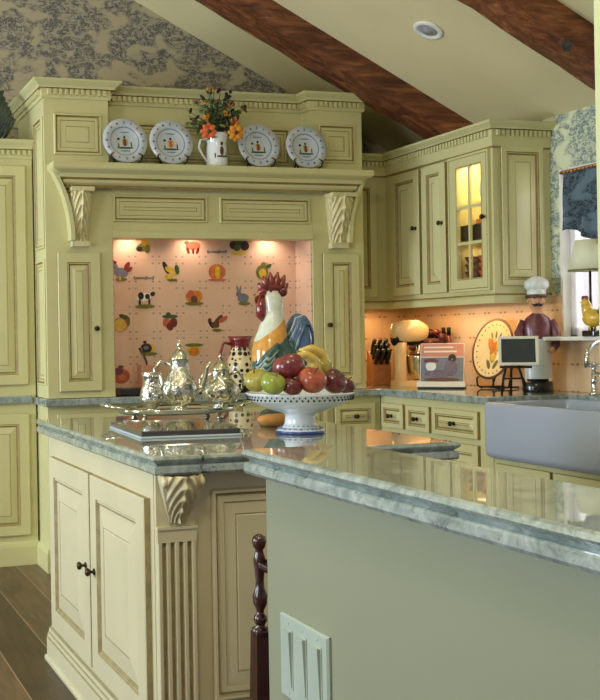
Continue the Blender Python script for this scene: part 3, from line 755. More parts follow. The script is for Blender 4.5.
# ------------------------------------------------------------------ island
ix0, ix1, iy0, iy1 = .935, 1.80, 2.715, 3.94
isl = thing('kitchen_island', 'cream kitchen island with fluted corner pilasters and double doors', 'island', (1.38, 3.4, 0))
mb = MB().box(ix0, ix1, iy0, iy1, .10, .868); obj('body', mb, IM, isl)
ip = [(ix0, iy0), (ix1, iy0), (ix1, iy1), (ix0, iy1)]
mb = MB().sweep(ip, [(0, 0), (.024, 0), (.026, .012), (.022, .020), (.017, .022), (.017, .088), (.014, .094), (.013, .108), (.010, .113), (.008, .126), (.002, .134), (0, .134)], [0, 0, 0, 0, 0, 1, 0, 1, 0, 1, 0], closed=True)
obj('base_moulding', mb, IM, isl)
fr = FX(ix0)
door(isl, fr, 3.315, 3.86, .16, .795, IM, (3.352, .488), st=.07, fl=.06)
door(isl, fr, 2.745, 3.295, .16, .795, IM, (3.25, .488), st=.07, fl=.06)
fr = FY(iy0)
def pilaster(x0, x1):
    mb = MB(); z0, z1 = .136, .715
    mb.box(x0, x1, iy0-.014, iy0, .134, .866)
    nf = 4; fw = .0095; lw = (x1-x0-nf*fw)/(nf+1)
    for k in range(nf+1):
        xa = x0+k*(lw+fw)
        mb.prism([(xa, iy0-.014), (xa+.0015, iy0-.022), (xa+.0035, iy0-.024), (xa+lw-.0035, iy0-.024), (xa+lw-.0015, iy0-.022), (xa+lw, iy0-.014)], lambda a, b, w_: (a, b, w_), z0+.06, z1-.035)
    mb.box(x0, x1, iy0-.024, iy0-.013, z1-.035, z1)
    mb.box(x0+.002, x1-.002, iy0-.0146, iy0-.014, z0+.062, z1-.036, 1)  # glaze colour on the flute floors paints in their shading
    mb.box(x0-.001, x1+.001, iy0-.028, iy0, z1, z1+.008); mb.box(x0-.004, x1+.004, iy0-.028, iy0, .134, .19)
    return obj('pilaster', mb, IM, isl)
ICARV = plain('carved_island', (206, 198, 160), .45, var=.14, scale=40)
for a, b in ((.937, 1.050), (1.69, 1.80)):
    pl = pilaster(a, b); corbel(a+.004, b+.006, .732, .866, iy0-.012, .066, .008, .66, ICARV, pl, leaf=.010, rows=4, blocks=False)
mb = MB().rings(fr, 1.102, 1.67, .228, .815, panel_rings(.05)); obj('front_panel', mb, IM, isl)
def slab(name, x0, x1, y0, y1, zt, parent, th=.052):
    mb = MB(); p = [(x0, y0), (x1, y0), (x1, y1), (x0, y1)]; i = .022
    q = [(x0+i, y0+i), (x1-i, y0+i), (x1-i, y1-i), (x0+i, y1-i)]
    prof = [(0, zt-th), (.014, zt-th), (.018, zt-th+.006), (.018, zt-th+.020), (.014, zt-th+.024), (.007, zt-th+.026), (.012, zt-th+.031), (.020, zt-th+.037), (.022, zt-.010), (.019, zt-.003), (.012, zt), (0, zt)]
    mb.sweep(q, prof, 0, closed=True)
    mb.add([(a, b, zt) for a, b in q], [(0, 1, 2, 3)]); mb.add([(a, b, zt-th) for a, b in q], [(3, 2, 1, 0)])
    return obj(name, mb, GRAN, parent)
slab('countertop', .915, 1.86, 2.65, 4.08, .92, isl)

# ------------------------------------------------------------------ raised bar
bar = thing('bar_counter', 'raised breakfast bar with pale green wall and granite ledge in front', 'bar counter', (1.0, 1.0, 0))
obj('knee_wall', MB().box(.915, 1.08, .34, 1.955, 0, .960), BARP, bar)
slab('bar_top', .874, 1.135, .32, 1.985, 1.008, bar, th=.050)
SX = .915
sw = thing('switch_plate', 'pale three-gang switch plate on the bar wall', 'switch', (SX, 1.79, .69))
p0, p1, p2 = onX(283, 611, SX), onX(331, 636, SX), onX(283, 692, SX)
ya, yb, za, zb = p1.y, p0.y, p2.z, p0.z
mb = MB().rings(FX(SX), ya, yb, za, zb, [(0, 0.0005, 0), (0, .004, 0), (.004, .008, 0)]); obj('plate', mb, PLATEP, sw)
hz = (zb-za)*.33; zm = (za+zb)/2
for k in range(3):
    y = ya+(yb-ya)*(.2+.3*k)
    m = MB(); m.rings(FX(SX-.008), y-.018, y+.018, zm-hz-.004, zm+hz+.004, [(0, 0, 0), (0, .0014, 0), (.003, .0014, 0)])
    v = [(SX-.009, y-.014, zm-hz), (SX-.009, y+.014, zm-hz), (SX-.009, y+.014, zm+hz), (SX-.009, y-.014, zm+hz), (SX-.011, y-.014, zm-hz), (SX-.011, y+.014, zm-hz), (SX-.016, y+.014, zm+hz), (SX-.016, y-.014, zm+hz)]
    m.add(v, [(0,1,2,3),(4,5,6,7),(0,1,5,4),(1,2,6,5),(2,3,7,6),(3,0,4,7)])
    for z in (zm-hz-.014, zm+hz+.014): m.ell((SX-.008, y, z), .0015, .0032, .0032, 8, 6)
    obj('rocker', m, PLATEP, sw)

# bar stool between bar and island
lg = onY(259, 534, 2.44)
st = thing('bar_stool', 'dark turned-leg wooden bar stool between bar and island', 'stool', (lg.x+.16, 2.28, 0))
LS = lg.z/.81
legp = [(.026, .53), (.026, .55), (.012, .556), (.016, .563), (.021, .572), (.018, .584), (.011, .59), (.012, .60), (.021, .618), (.022, .64), (.014, .66), (.012, .68), (.015, .71), (.019, .74), (.013, .758), (.011, .766), (.018, .775), (.022, .79), (.018, .803), (.006, .81)]
for sx in (-.16, .16):
    for sy in (-.16, .16):
        m = MB().lathe([(r*.85, z*LS) for r, z in legp], (sx, sy, 0), 16)
        m.add([(sx+dx*q, sy+dy*q, z) for z, q in ((0, .030), (.54*LS, .019)) for dx, dy in ((-1, -1), (1, -1), (1, 1), (-1, 1))], [(0,3,2,1),(4,5,6,7),(0,1,5,4),(1,2,6,5),(2,3,7,6),(3,0,4,7)])
        obj('leg', m, DKWOOD, st, local=True)
m = MB().prism(rrect(-.145, .145, -.145, .145, .03), lambda a, b, w: (a, b, w), .66, .695); obj('seat', m, [plain('rush_seat', (120, 78, 44), .7, var=.3, scale=50)], st, local=True, bevel=.008)
for k, (a, b) in enumerate((((-.15, -.16), (.15, -.16)), ((-.15, .16), (.15, .16)), ((-.16, -.15), (-.16, .15)), ((.16, -.15), (.16, .15)))):
    m = MB().tube([(a[0], a[1], .25), ((a[0]+b[0])/2, (a[1]+b[1])/2, .25), (b[0], b[1], .25)], [.008, .012, .008], 8); obj('stretcher', m, DKWOOD, st, local=True)
    obj('seat_rail', MB().tube([(a[0], a[1], .66), (b[0], b[1], .66)], .012, 8), DKWOOD, st, local=True)

# ------------------------------------------------------------------ island top: slab, tray, silver service
IZ = .92
sb = thing('serving_board', 'flat dark glossy board with pale blue edge in front of the silver tray', 'board', (1.215, 3.31, IZ), rz=math.radians(-4))
m = MB().box(-.165, .17, -.20, .24, 0, .007); obj('pale_base', m, PALEB, sb, local=True, bevel=.003)
m = MB().box(-.160, .165, -.197, .237, .007, .024); obj('dark_top', m, SLATE, sb, local=True, bevel=.004)

TX, TY = 1.425, 3.84
tr = thing('silver_tray', 'footed oval silver tray under the tea set on the island', 'tray', (TX, TY, IZ))
m = MB().lathe([(.10, .030), (.215, .030), (.228, .034), (.240, .046), (.248, .044), (.236, .030), (.22, .024), (.10, .024)], n=48, sy=.62); obj('dish', m, SILVER, tr, local=True)
for sx in (-1, 1):
    pts = [(sx*(.232+.070*sin(PI*i/10)), .075*cos(PI*i/10), .046+.018*sin(PI*i/10)) for i in range(11)]
    obj('handle', MB().tube(pts, [.006+.003*sin(i*1.6)**2 for i in range(11)], 8), SILVER, tr, local=True)
for a in (.6, PI-.6, PI+.6, -.6):
    x, y = .185*cos(a), .185*.62*sin(a)
    obj('foot', MB().lathe([(.012, 0), (.014, .006), (.006, .012), (.011, .026)], (x, y, 0), 10), SILVER, tr, local=True)
TZ = IZ+.0305
def pot(name, label, x, y, body, lid, spout, handle, group='silver tea service on the tray', rz=0, lobes=True):
    t = thing(name, label, 'teapot' if spout else 'jug', (x, y, TZ), group, rz)
    m = MB(); n = 32; vs = []; fs = []
    for r, z in body:
        for i in range(n):
            a = 2*PI*i/n; k = 1+(.06*abs(sin(a*5)) if lobes and .03 < z < body[-1][1]*.72 else 0); vs.append((r*k*cos(a), r*k*sin(a), z))
    for j in range(len(body)-1):
        for i in range(n): fs.append((j*n+i, j*n+(i+1) % n, (j+1)*n+(i+1) % n, (j+1)*n+i))
    fs.append(tuple(range(n-1, -1, -1)))
    m.add(vs, fs, 0, True); obj('body', m, CHASED, t, local=True)
    if lid: obj('lid', MB().lathe(lid, n=24), SILVER, t, local=True)
    if spout: obj('spout', MB().tube(spout[0], spout[1], 10), SILVER, t, local=True)
    if handle: obj('handle', MB().tube(handle, .006, 8), SILVER, t, local=True)
    return t
A0 = math.radians(-15)
c = onY(180, 400, 3.83)
pot('coffee_pot', 'tallest silver coffee pot with curved spout, in the tray middle', c.x, 3.83,
    [(.036, 0), (.042, .004), (.030, .014), (.028, .02), (.05, .035), (.066, .06), (.068, .085), (.058, .115), (.043, .145), (.036, .17), (.035, .19), (.039, .20)],
    [(.039, .198), (.038, .206), (.026, .225), (.012, .238), (.005, .243), (.005, .248), (.009, .255), (.006, .264), (.002, .278)],
    ([(.055, 0, .075), (.085, 0, .09), (.10, 0, .13), (.105, 0, .165), (.122, 0, .19)], [.018, .015, .011, .009, .008]),
    [(-.036, 0, .18), (-.075, 0, .195), (-.098, 0, .165), (-.092, 0, .12), (-.06, 0, .085)], rz=A0)
c = onY(153, 400, 3.80)
pot('cream_jug', 'small open silver cream jug left of the coffee pot', c.x-.012, 3.78,
    [(.026, 0), (.030, .004), (.018, .012), (.02, .02), (.038, .04), (.044, .062), (.038, .09), (.028, .115), (.03, .135), (.042, .155), (.038, .153), (.026, .13)],
    None, None, [(-.028, 0, .135), (-.055, 0, .145), (-.066, 0, .115), (-.058, 0, .08), (-.04, 0, .06)], rz=math.radians(110))
tp_ = None
c = onY(221, 400, 3.89)
tp_ = pot('sugar_pot', 'round lidded silver sugar pot right of the coffee pot', c.x, 3.89,
    [(.034, 0), (.04, .004), (.028, .012), (.03, .02), (.055, .035), (.072, .06), (.07, .085), (.052, .112), (.036, .13), (.034, .145), (.037, .152)],
    [(.037, .151), (.036, .158), (.024, .178), (.01, .188), (.004, .192), (.004, .197), (.008, .204), (.002, .218)],
    None,
    [(.036, 0, .135), (.07, 0, .145), (.09, 0, .115), (.084, 0, .08), (.065, 0, .06)], rz=A0)

obj('handle', MB().tube([(-.036, 0, .135), (-.066, 0, .142), (-.082, 0, .115), (-.078, 0, .085), (-.065, 0, .06)], .006, 8), SILVER, tp_, local=True)
tp_['category'] = 'sugar bowl'

# ------------------------------------------------------------------ compote with fruit
CXY = (1.575, 3.10)
co = thing('compote_bowl', 'white pierced footed fruit bowl with blue pattern on the island', 'bowl', (CXY[0], CXY[1], IZ))
m = MB().lathe([(.076, 0), (.080, .004), (.078, .010), (.060, .018), (.052, .028), (.050, .032), (.047, .058), (.056, .066), (.10, .078), (.135, .092), (.158, .105), (.165, .108), (.172, .128), (.176, .131), (.170, .134), (.160, .110), (.13, .098), (.05, .078), (.02, .074)],
               n=56, mats=[1, 1, 0, 0, 0, 0, 0, 0, 0, 0, 0, 0, 0, 0, 0, 0, 0, 0]); obj('bowl', m, [CERAM, BLUE], co, local=True)
m = MB()
for r_, z, n, s in ((.1685, .1125, 60, .0035), (.171, .1215, 60, .0028)):
    for i in range(n):
        a = 2*PI*(i+.5*(s < .003))/n; m.ell((r_*cos(a), r_*sin(a), z), s, s, s*1.1, 6, 4)
obj('pierced_band', m, [IRON], co, local=True)
m = MB()
for i in range(22):
    a = 2*PI*i/22; m.ell((.066*cos(a), .066*sin(a), .0165), .007, .007, .003, 8, 5, R=rotz(a))
    m.ell((.052*cos(a+.14), .052*sin(a+.14), .0245), .004, .004, .003, 8, 5)
obj('blue_scrolls', m, PBLUE, co, local=True)

def fruitmat(name, c1, c2, sc=5, rough=.25):
    k = NT(name); mp = k.coord(); n = k.noise(mp, sc*4, 4, .6, .5)
    r = k.ramp(n, 0, [(.32, lin(c1)), (.68, lin(c2))]); k.base((r, 0)); k.b.inputs['Roughness'].default_value = rough; k.b.inputs['Coat Weight'].default_value = .4; k.b.inputs['Coat Roughness'].default_value = .12
    return k.m
APR = fruitmat('apple_red', (92, 30, 38), (140, 58, 58)); APO = fruitmat('apple_orange_red', (140, 52, 42), (178, 98, 64))
APD = fruitmat('apple_dark', (74, 22, 24), (116, 40, 36)); APG = fruitmat('apple_green', (118, 134, 46), (164, 174, 74)); APY = fruitmat('apple_yellow_green', (146, 138, 54), (186, 170, 84))
BAN = fruitmat('banana_skin', (196, 164, 74), (220, 196, 110), 3); PEARM = fruitmat('pear_skin', (140, 132, 52), (176, 160, 74))
def apple(px, py, Y, r, mat, label, tilt=(0, 0), name='apple', cat='apple'):
    Y -= .04; c = onY(px, py+1.5, Y); t = thing(name, label, cat, (c.x, c.y, c.z-r*.85), 'fruit piled in the compote')
    R = (Matrix.Rotation(tilt[0], 4, 'X') @ Matrix.Rotation(tilt[1], 4, 'Y'))
    T = Matrix.Translation((0, 0, r*.85)) @ R
    prof = []
    for i in range(17):
        a = PI*i/16; q = -cos(a)
        rr = sin(a)*(1+.07*q); z = q*.9
        if q > .8: z -= (q-.8)*.9
        if q < -.8: z += (-.8-q)*.7
        prof.append((max(.001, rr*r), z*r))
    obj('flesh', MB().lathe(prof, n=28, M=T), mat, t, local=True)
    obj('stem', MB().tube([(0, 0, r*.6), (.002, 0, r*.85), (.006, 0, r*1.02)], [.002, .0018, .0025], 6, M=T), BROWN, t, local=True)
    return t
apple(257, 379, 3.12, 0.0407, APY, 'yellow-green apple at the far left of the compote', (.3, -.5))
apple(273, 382, 3.02, 0.0396, APG, 'green apple at the bowl rim, left of the big red apple', (.4, .2))
apple(289, 366, 3.06, 0.0517, APR, 'largest red apple topmost on the pile', (-.3, -.25))
apple(312, 379, 3.00, 0.0451, APO, 'orange-red apple in front of the bananas', (.5, .1))
apple(334, 380, 3.06, 0.0418, APD, 'dark red apple at the right end of the bowl', (.9, .5))
apple(292, 385, 3.01, 0.0330, APD, 'dark red apple half hidden under the largest apple', (.3, .3))
apple(345, 384, 3.10, 0.0330, APD, 'small dark apple behind the rightmost apple at rim', (.2, .5))
apple(320, 366, 3.17, 0.0440, PEARM, 'yellow-green pear behind the bananas', (.3, .3), name='pear', cat='pear')
for k, (pts, lb) in enumerate((([(296, 357), (306, 355), (314, 360), (318, 370), (316, 380)], 'banana curving over the front of the pile'), ([(300, 352), (312, 349), (322, 354), (327, 364), (326, 376)], 'banana lying behind the other banana'))):
    Y = 3.10+.03*k
    P_ = [onY(x, y, Y) for x, y in pts]; t = thing('banana', lb, 'banana', tuple(P_[2]), 'fruit piled in the compote')
    Q = []
    for i in range(len(P_)-1):
        for s in range(4): Q.append(P_[i].lerp(P_[i+1], s/4))
    Q.append(P_[-1]); nq = len(Q)
    obj('peel', MB().tube(Q, [.005+.013*sin(PI*min(1, (.08+.92*i/(nq-1))))**.6 for i in range(nq)], 7), BAN, t)
    obj('stem', MB().tube([Q[0]+Vector((-.012, 0, .002)), Q[0]], [.004, .005], 6), OLIVE, t)

# golden loaf dish behind the compote stem
c = onZ(272, 424, IZ)
t = thing('oval_dish', 'small golden-brown oval dish behind the compote foot', 'dish', (1.63, 3.36, IZ))
m = MB().lathe([(.05, 0), (.07, .006), (.084, .022), (.078, .036), (.05, .042)], n=28, sy=.6); obj('body', m, STRAW, t, local=True)
# big ceramic rooster
RY = 3.58
rs = thing('ceramic_rooster', 'large painted ceramic rooster standing behind the fruit bowl', 'figurine', (onY(282, 400, RY).x, RY, IZ))
def rp(x, y, dy=0): q = onY(x, y, RY+dy); return q
m = MB()
# continuous body: neck to breast, lofted ellipses (px centre, half width px, depth m)
sec = [(271, 291, 6, .022), (272, 297, 9, .030), (273, 304, 9.5, .034), (273, 312, 9, .036), (273, 320, 10.5, .042), (272, 330, 13, .052), (271, 340, 16, .062), (272, 350, 19, .072), (275, 362, 22, .080), (279, 374, 24, .082), (282, 388, 22, .074), (284, 400, 15, .055)]
nn = 72; vs = []; fs = []; fm = []
S2 = []
for p_, q_ in zip(sec[:-1], sec[1:]):
    for k in range(10): S2.append([p_[i]+(q_[i]-p_[i])*k/10 for i in range(4)])
S2.append(list(sec[-1])); sec = S2
for (cx, cy, hw, dp) in sec:
    a_ = rp(cx-hw, cy); b_ = rp(cx+hw, cy); cc = (a_+b_)/2; rxx = (b_.x-a_.x)/2
    for i in range(nn):
        q = 2*PI*i/nn; vs.append((cc.x+rxx*cos(q), RY+dp*sin(q), cc.z))
for j in range(len(sec)-1):
    for i in range(nn):
        fs.append((j*nn+i, j*nn+(i+1) % nn, (j+1)*nn+(i+1) % nn, (j+1)*nn+i))
        mid = 2*PI*(i+.5)/nn; x_ = sec[j][0]+sec[j][2]*cos(mid); e_ = sec[j][1]-(351-(x_-252)*.85)
        fm.append(0 if e_ < -8 else (1 if e_ < 10 else 2))
fs += [tuple(range(nn-1, -1, -1)), tuple(range((len(sec)-1)*nn, len(sec)*nn))]; fm += [0, 2]
m.add(vs, fs, fm, True)
ROW = plain('rooster_neck_glaze', (206, 212, 196), .15, var=.12, coat=.7, scale=30); ROO = plain('rooster_saddle_glaze', (204, 146, 66), .15, var=.25, coat=.7, scale=30)
TEAL = plain('rooster_teal_glaze', (52, 88, 84), .15, var=.35, coat=.7, scale=26); RBLUE = plain('rooster_blue_glaze', (72, 98, 136), .15, var=.3, coat=.7, scale=30)
LINE = plain('rooster_pale_line', (168, 192, 180), .2, var=.1, coat=.5)
obj('body', m, [ROW, ROO, TEAL], rs)
m = MB()   # comb: pointed lobes
lob = [(262, 287, 258, 283, 5), (266, 284, 263, 276, 4.5), (271, 283, 270, 272, 4.5), (276, 283, 278, 272, 4.5), (281, 285, 285, 275, 4.5), (283, 290, 288, 283, 5)]
for bx, by, tx, ty, r_ in lob:
    m.tube([rp(bx, by+4), rp(bx, by), rp((bx+tx)/2, (by+ty)/2), rp(tx, ty)], [.014, .016, .012, .003], 10)
m.ell(rp(273, 287), .042, .016, .018); m.ell(rp(283, 291), .018, .014, .022)
obj('comb', m, RED, rs)
m = MB(); m.tube([rp(264, 296), rp(261, 305), rp(261, 315), rp(264, 322)], [.012, .018, .020, .007], 10); m.ell(rp(262, 292), .018, .02, .018); obj('wattle', m, RED, rs)
obj('beak', MB().tube([rp(266, 294), rp(259, 294), rp(254, 297)], [.012, .008, .001], 8), ORANGE, rs)
m = MB(); e = rp(268, 291); m.ell((e.x, RY-.026, e.z), .006, .004, .006); obj('eye', m, BLACK, rs)
m = MB()   # wing
for k in range(6):
    m.tube([rp(278-k*1.5, 345+k*4, -.075), rp(268-k, 356+k*3, -.088), rp(256+k*.5, 366+k*2.5, -.082)], [.012, .016, .006], 8, mat=k % 2)
obj('wing', m, [TEAL, LINE], rs)
m = MB()   # tail: solid fan with arched sickle feathers
c1 = rp(289, 352); m.ell(c1, .045, .05, .06, 20, 12, mat=1); c0 = rp(298, 342); m.ell(c0, .051, .062, .108, 28, 18, mat=0)
for k in range(8):
    s_ = k/7
    pts = [(282+7*s_, 360), (284+9*s_, 340-2*s_), (292+6*s_, 319+5*s_), (299+5*s_, 316+9*s_), (306+3*s_, 326+9*s_), (311-1*s_, 352)]
    P2 = [rp(*p_) for p_ in pts]; P3 = []
    for i in range(len(P2)-1):
        for q in range(4): P3.append(P2[i].lerp(P2[i+1], q/4))
    P3.append(P2[-1]); L = len(P3)
    P3 = [Vector((v_.x, RY-.002-.060*math.sqrt(max(0, 1-((v_.x-c0.x)/.053)**2-((v_.z-c0.z)/.112)**2)), v_.z)) for i, v_ in enumerate(P3)]
    m.tube(P3, [.002+(.006 if k % 2 else .0035)*sin(PI*i/(L-1))**.7 for i in range(L)], 8, mat=(2, 0, 2, 0, 1, 0, 2, 0)[k])
obj('tail', m, [RBLUE, TEAL, LINE], rs)
m = MB().lathe([(.085, 0), (.09, .006), (.082, .03), (.06, .045), (.055, .06), (.05, .10)], (W[rs].x, RY, IZ), 28); obj('base', m, [GREEND], rs)

# ------------------------------------------------------------------ hood counter things
t = thing('checked_pitcher', 'cream pitcher with black dots and red rim beside the rooster', 'pitcher', (2.42, 5.48, .92))
k = NT('dotted_glaze'); mp = k.coord(scale=(1, 1, 1)); vor = k.n('ShaderNodeTexVoronoi'); vor.inputs['Scale'].default_value = 33; vor.inputs['Randomness'].default_value = .25; k.l(mp, 0, vor, 'Vector')
r = k.ramp(vor, 0, [(.40, lin((34, 28, 24))), (.46, lin((232, 214, 168)))]); k.base((r, 0)); k.b.inputs['Roughness'].default_value = .15; DOT = k.m
prof = [(.05, 0), (.056, .006), (.05, .016), (.062, .04), (.078, .09), (.082, .13), (.074, .18), (.058, .225), (.052, .25), (.06, .29), (.07, .315), (.064, .315), (.048, .26)]
m = MB().lathe(prof, n=28, mats=[2, 2, 2, 0, 0, 0, 0, 0, 1, 1, 1, 1]); obj('body', m, [DOT, RED, IRON], t, local=True)
obj('handle', MB().tube([(-.05, 0, .27), (-.10, 0, .28), (-.12, 0, .22), (-.11, 0, .15), (-.075, 0, .11)], .009, 8), RED, t, local=True)
ck = MB().box(1.70, 2.26, 5.43, 5.57, .921, .962); tag(obj('griddle', ck, BLACK, bevel=.008), 'black low griddle on the hood counter behind the tea set', 'griddle')
t = thing('utensil_crock', 'terracotta square crock on the hood counter left of the coffee pot', 'crock', (1.875, 5.50, .962))
m = MB().prism(rrect(-.05, .05, -.045, .045, .012), lambda a, b, w: (a, b, w), 0, .125); obj('pot', m, [plain('tan_glaze', (196, 140, 108), .35, var=.08)], t, local=True, bevel=.004)
obj('spoon', MB().tube([(.02, 0, .02), (-.01, 0, .15), (-.045, 0, .22)], [.006, .006, .010], 8), DKWOOD, t, local=True)

# ------------------------------------------------------------------ mantel: plates and pitcher of flowers
MZ = 2.158
PLATEC = plain('plate_faience', (196, 204, 214), .2, var=.07, coat=.5, scale=30)
PG = 'painted plates on the mantel'
def plate(px, py, label):
    c = onY(px, py, 5.345); t = thing('display_plate', label, 'plate', (c.x, 5.345, MZ), PG)
    return t
FIG = [MAROON, GREEN, DKB, YELLOW, PBLUE, BLUE, PINK]
def build_plate(t, variant):
    R0 = .125; zc = .132; M4 = Matrix.Translation((0, 0, zc)) @ Matrix.Rotation(math.radians(12), 4, 'X').inverted() @ Matrix.Rotation(PI/2, 4, 'X')
    m = MB().lathe([(.06, -.012), (.065, -.012), (R0, .004), (R0-.001, .008), (.082, -.002), (.076, -.006), (.001, -.006)], n=44, mats=[0, 0, 0, 0, 1, 0, 0], M=M4); p = obj('china', m, [PLATEC, PBLUE], t, local=True)
    m = MB()
    for i in range(16):
        a = 2*PI*i/16; m.ell((.102*cos(a), .102*sin(a), .0045), .010 if i % 4 == 0 else .006, .006, .0015, 8, 5, mat=(4, 5, 6, 4)[i % 4], R=rotz(a), M=M4)
    # small standing peasant figure with grass
    b = random.choice((0, 6))
    for (x, y, rx_, ry_, mt) in ((0, -.008, .014, .022, b), (0, .022, .007, .008, 2), (-.012, -.006, .006, .018, 3), (.011, -.006, .006, .018, 3), (0, -.038, .05, .006, 1), (-.035, -.026, .004, .016, 1), (.036, -.022, .004, .02, 1), (-.034, .012, .008, .008, 2), (0, .05, .03, .004, 4), (0, -.055, .03, .004, 4)):
        m.ell((x, y, -.0055), rx_, ry_, .0015, 12, 5, mat=mt, M=M4)
    obj('painted_figure', m, FIG, p, local=True)
    m = MB()
    for sx in (-1, 1):
        m.tube([(sx*.05, -.01, 0), (sx*.055, -.02, .004), (sx*.075, -.035, .02), (sx*.088, -.03, .05), (sx*.078, -.018, .06)], .004, 7)
        m.tube([(sx*.05, -.01, .003), (sx*.05, .045, .003)], .004, 6); m.tube([(sx*.05, .045, .003), (sx*.04, .03, .12)], .004, 6)
    m.tube([(-.05, -.01, .003), (.05, -.01, .003)], .004, 6); obj('stand', m, IRON, t, local=True)
for px, py, lb in ((125, 142, 'leftmost painted plate on a dark stand, beside the left tower'), (171, 143, 'painted plate on a stand just left of the flower pitcher'), (258.5, 148, 'painted plate on a stand just right of the flower pitcher'), (306, 149, 'rightmost painted plate on a stand, before the right tower')):
    build_plate(plate(px, py, lb), 0)
c = onY(217, 165, 5.345)
fp = thing('flower_pitcher', 'white painted pitcher between the plates holding orange flowers', 'pitcher', (c.x, 5.345, MZ))
m = MB().lathe([(.055, 0), (.060, .006), (.060, .03), (.057, .10), (.054, .13), (.062, .165), (.068, .185), (.062, .184), (.048, .14)], n=28); obj('body', m, CERAM, fp, local=True)
obj('handle', MB().tube([(-.055, 0, .03), (-.085, 0, .07), (-.105, 0, .11), (-.095, 0, .15), (-.06, 0, .155)], .007, 8), CERAM, fp, local=True)
m = MB()
for (x, z, rx_, rz_, mt) in ((.005, .085, .012, .025, 0), (.005, .125, .008, .010, 2), (.005, .055, .03, .006, 1), (-.03, .06, .005, .015, 1), (.035, .065, .005, .015, 1), (-.02, .16, .02, .004, 4)):
    y = -math.sqrt(max(0, .0585**2-x*x)); m.ell((x, y, z), rx_, .003, rz_, 10, 6, mat=mt)
obj('painted_figure', m, FIG, fp, local=True)
bq = thing('flower_bouquet', 'bouquet of orange and yellow flowers standing in the white pitcher', 'flowers', (c.x, 5.345, MZ+.15))
random.seed(11)
stems = MB(); leaves = MB(); fl = []
for i in range(58):
    a = random.uniform(0, 2*PI); sp = random.uniform(.02, .19); h = random.uniform(.04, .24) if sp < .09 else random.uniform(.03, .17)
    tip = Vector((sp*cos(a)*1.0, sp*sin(a)*.5, h+.05))
    stems.tube([(0, 0, 0), tip*.5+Vector((0, 0, .03)), tip], .002, 5)
    for q in range(3):
        o_ = tip*(.55+.2*q); leaves.ell(o_+Vector((random.uniform(-.02, .02), random.uniform(-.015, .015), random.uniform(-.01, .01))), .021, .005, .009, 8, 4, mat=random.choice((0, 0, 1, 2)), R=Matrix.Rotation(random.uniform(0, PI), 3, 'Y') @ rotz(random.uniform(0, PI)))
    fl.append(tip)
obj('stems', stems, GREEN, bq, local=True); 
for tip in fl[::3]: leaves.ell(tip, .011, .009, .011, 8, 5, mat=random.choice((3, 1, 4)))
obj('foliage', leaves, [GREEN, DKB, OLIVE, RED, ORANGE], bq, local=True)['kind'] = 'stuff'
def bloom(x, y, z, r, mt, name='blossom'):
    m = MB(); M4 = Matrix.Translation((x, y, z)) @ Matrix.Rotation(PI/2+.2, 4, 'X')
    for k in range(8):
        a = 2*PI*k/8; m.ell((r*.55*cos(a), r*.55*sin(a), .004*(k % 2)), r*.52, r*.34, .006, 10, 5, R=rotz(a), M=M4)
    m.ell((0, 0, .006), r*.3, r*.3, .006, 10, 5, mat=1, M=M4); obj(name, m, [mt, BROWN], bq, local=True)
FO = plain('flower_orange', (226, 112, 56), .6, var=.15, scale=40); FY_ = plain('flower_gold', (228, 150, 44), .6, var=.15, scale=40)
bloom(-.075, -.07, .035, .046, FO); bloom(.085, -.065, .035, .046, FY_); bloom(.085, -.04, .10, .024, FO); bloom(-.07, -.03, .12, .020, FY_); bloom(.03, -.05, .14, .018, FY_)
# ------------------------------------------------------------------ right counter things
def face_cam(x, y): return math.atan2(x, -y) if False else -math.atan2(x, y)
CZ = .92
# knife block
x, y = 3.49, 5.80
kb = thing('knife_block', 'wooden knife block with black handled knives in the back corner', 'knife block', (x, y, CZ), rz=face_cam(x, y)+.25)
m = MB().prism([(-.08, 0), (.07, 0), (.07, .20), (.045, .21), (-.08, .12)], lambda a, b, w: (w, a, b), -.055, .055)
obj('block', m, OAK, kb, local=True, bevel=.004)
for i in range(3):
    for j in range(3):
        bx = -.035+.035*i; by = -.062+.042*j; bz = .12+(by+.08)*.72
        q = MB().tube([(bx, by+.006, bz-.012), (bx+.002, by-.034, bz+.045), (bx+.004, by-.062, bz+.085)], [.011, .0145, .013], 8)
        obj('knife_handle', q, BLACK, kb, local=True)
# stand mixer
x, y = 3.61, 5.63
mx_ = thing('stand_mixer', 'cream stand mixer with steel bowl beside the knife block', 'mixer', (x, y, CZ), rz=face_cam(x, y)+.6); mx_.scale = (.84, .84, 1)
MIX = plain('mixer_enamel', (232, 206, 160), .2, var=.02, coat=.6)
m = MB().prism(rrect(-.14, .14, -.09, .09, .05), lambda a, b, w: (a, b, w), 0, .03); obj('base', m, MIX, mx_, local=True, bevel=.006)
m = MB().lathe([(.05, .03), (.042, .10), (.045, .20), (.05, .26)], (-.09, 0, 0), 20); obj('column', m, MIX, mx_, local=True)
m = MB().tube([(-.15, 0, .30), (-.13, 0, .315), (-.05, 0, .325), (.05, 0, .325), (.11, 0, .315), (.135, 0, .305)], [.03, .062, .074, .072, .058, .03], 20); obj('motor_head', m, MIX, mx_, local=True)
obj('trim_band', MB().tube([(-.14, 0, .285), (.12, 0, .285)], .045, 12), IRON, mx_, local=True)
m = MB().lathe([(.05, .035), (.055, .04), (.085, .09), (.095, .17), (.098, .18), (.092, .178), (.08, .09), (.04, .05)], (.065, 0, 0), 28); obj('bowl', m, SILVER, mx_, local=True)
obj('beater', MB().tube([(.065, 0, .27), (.065, 0, .13)], [.014, .03], 10), SILVER, mx_, local=True)
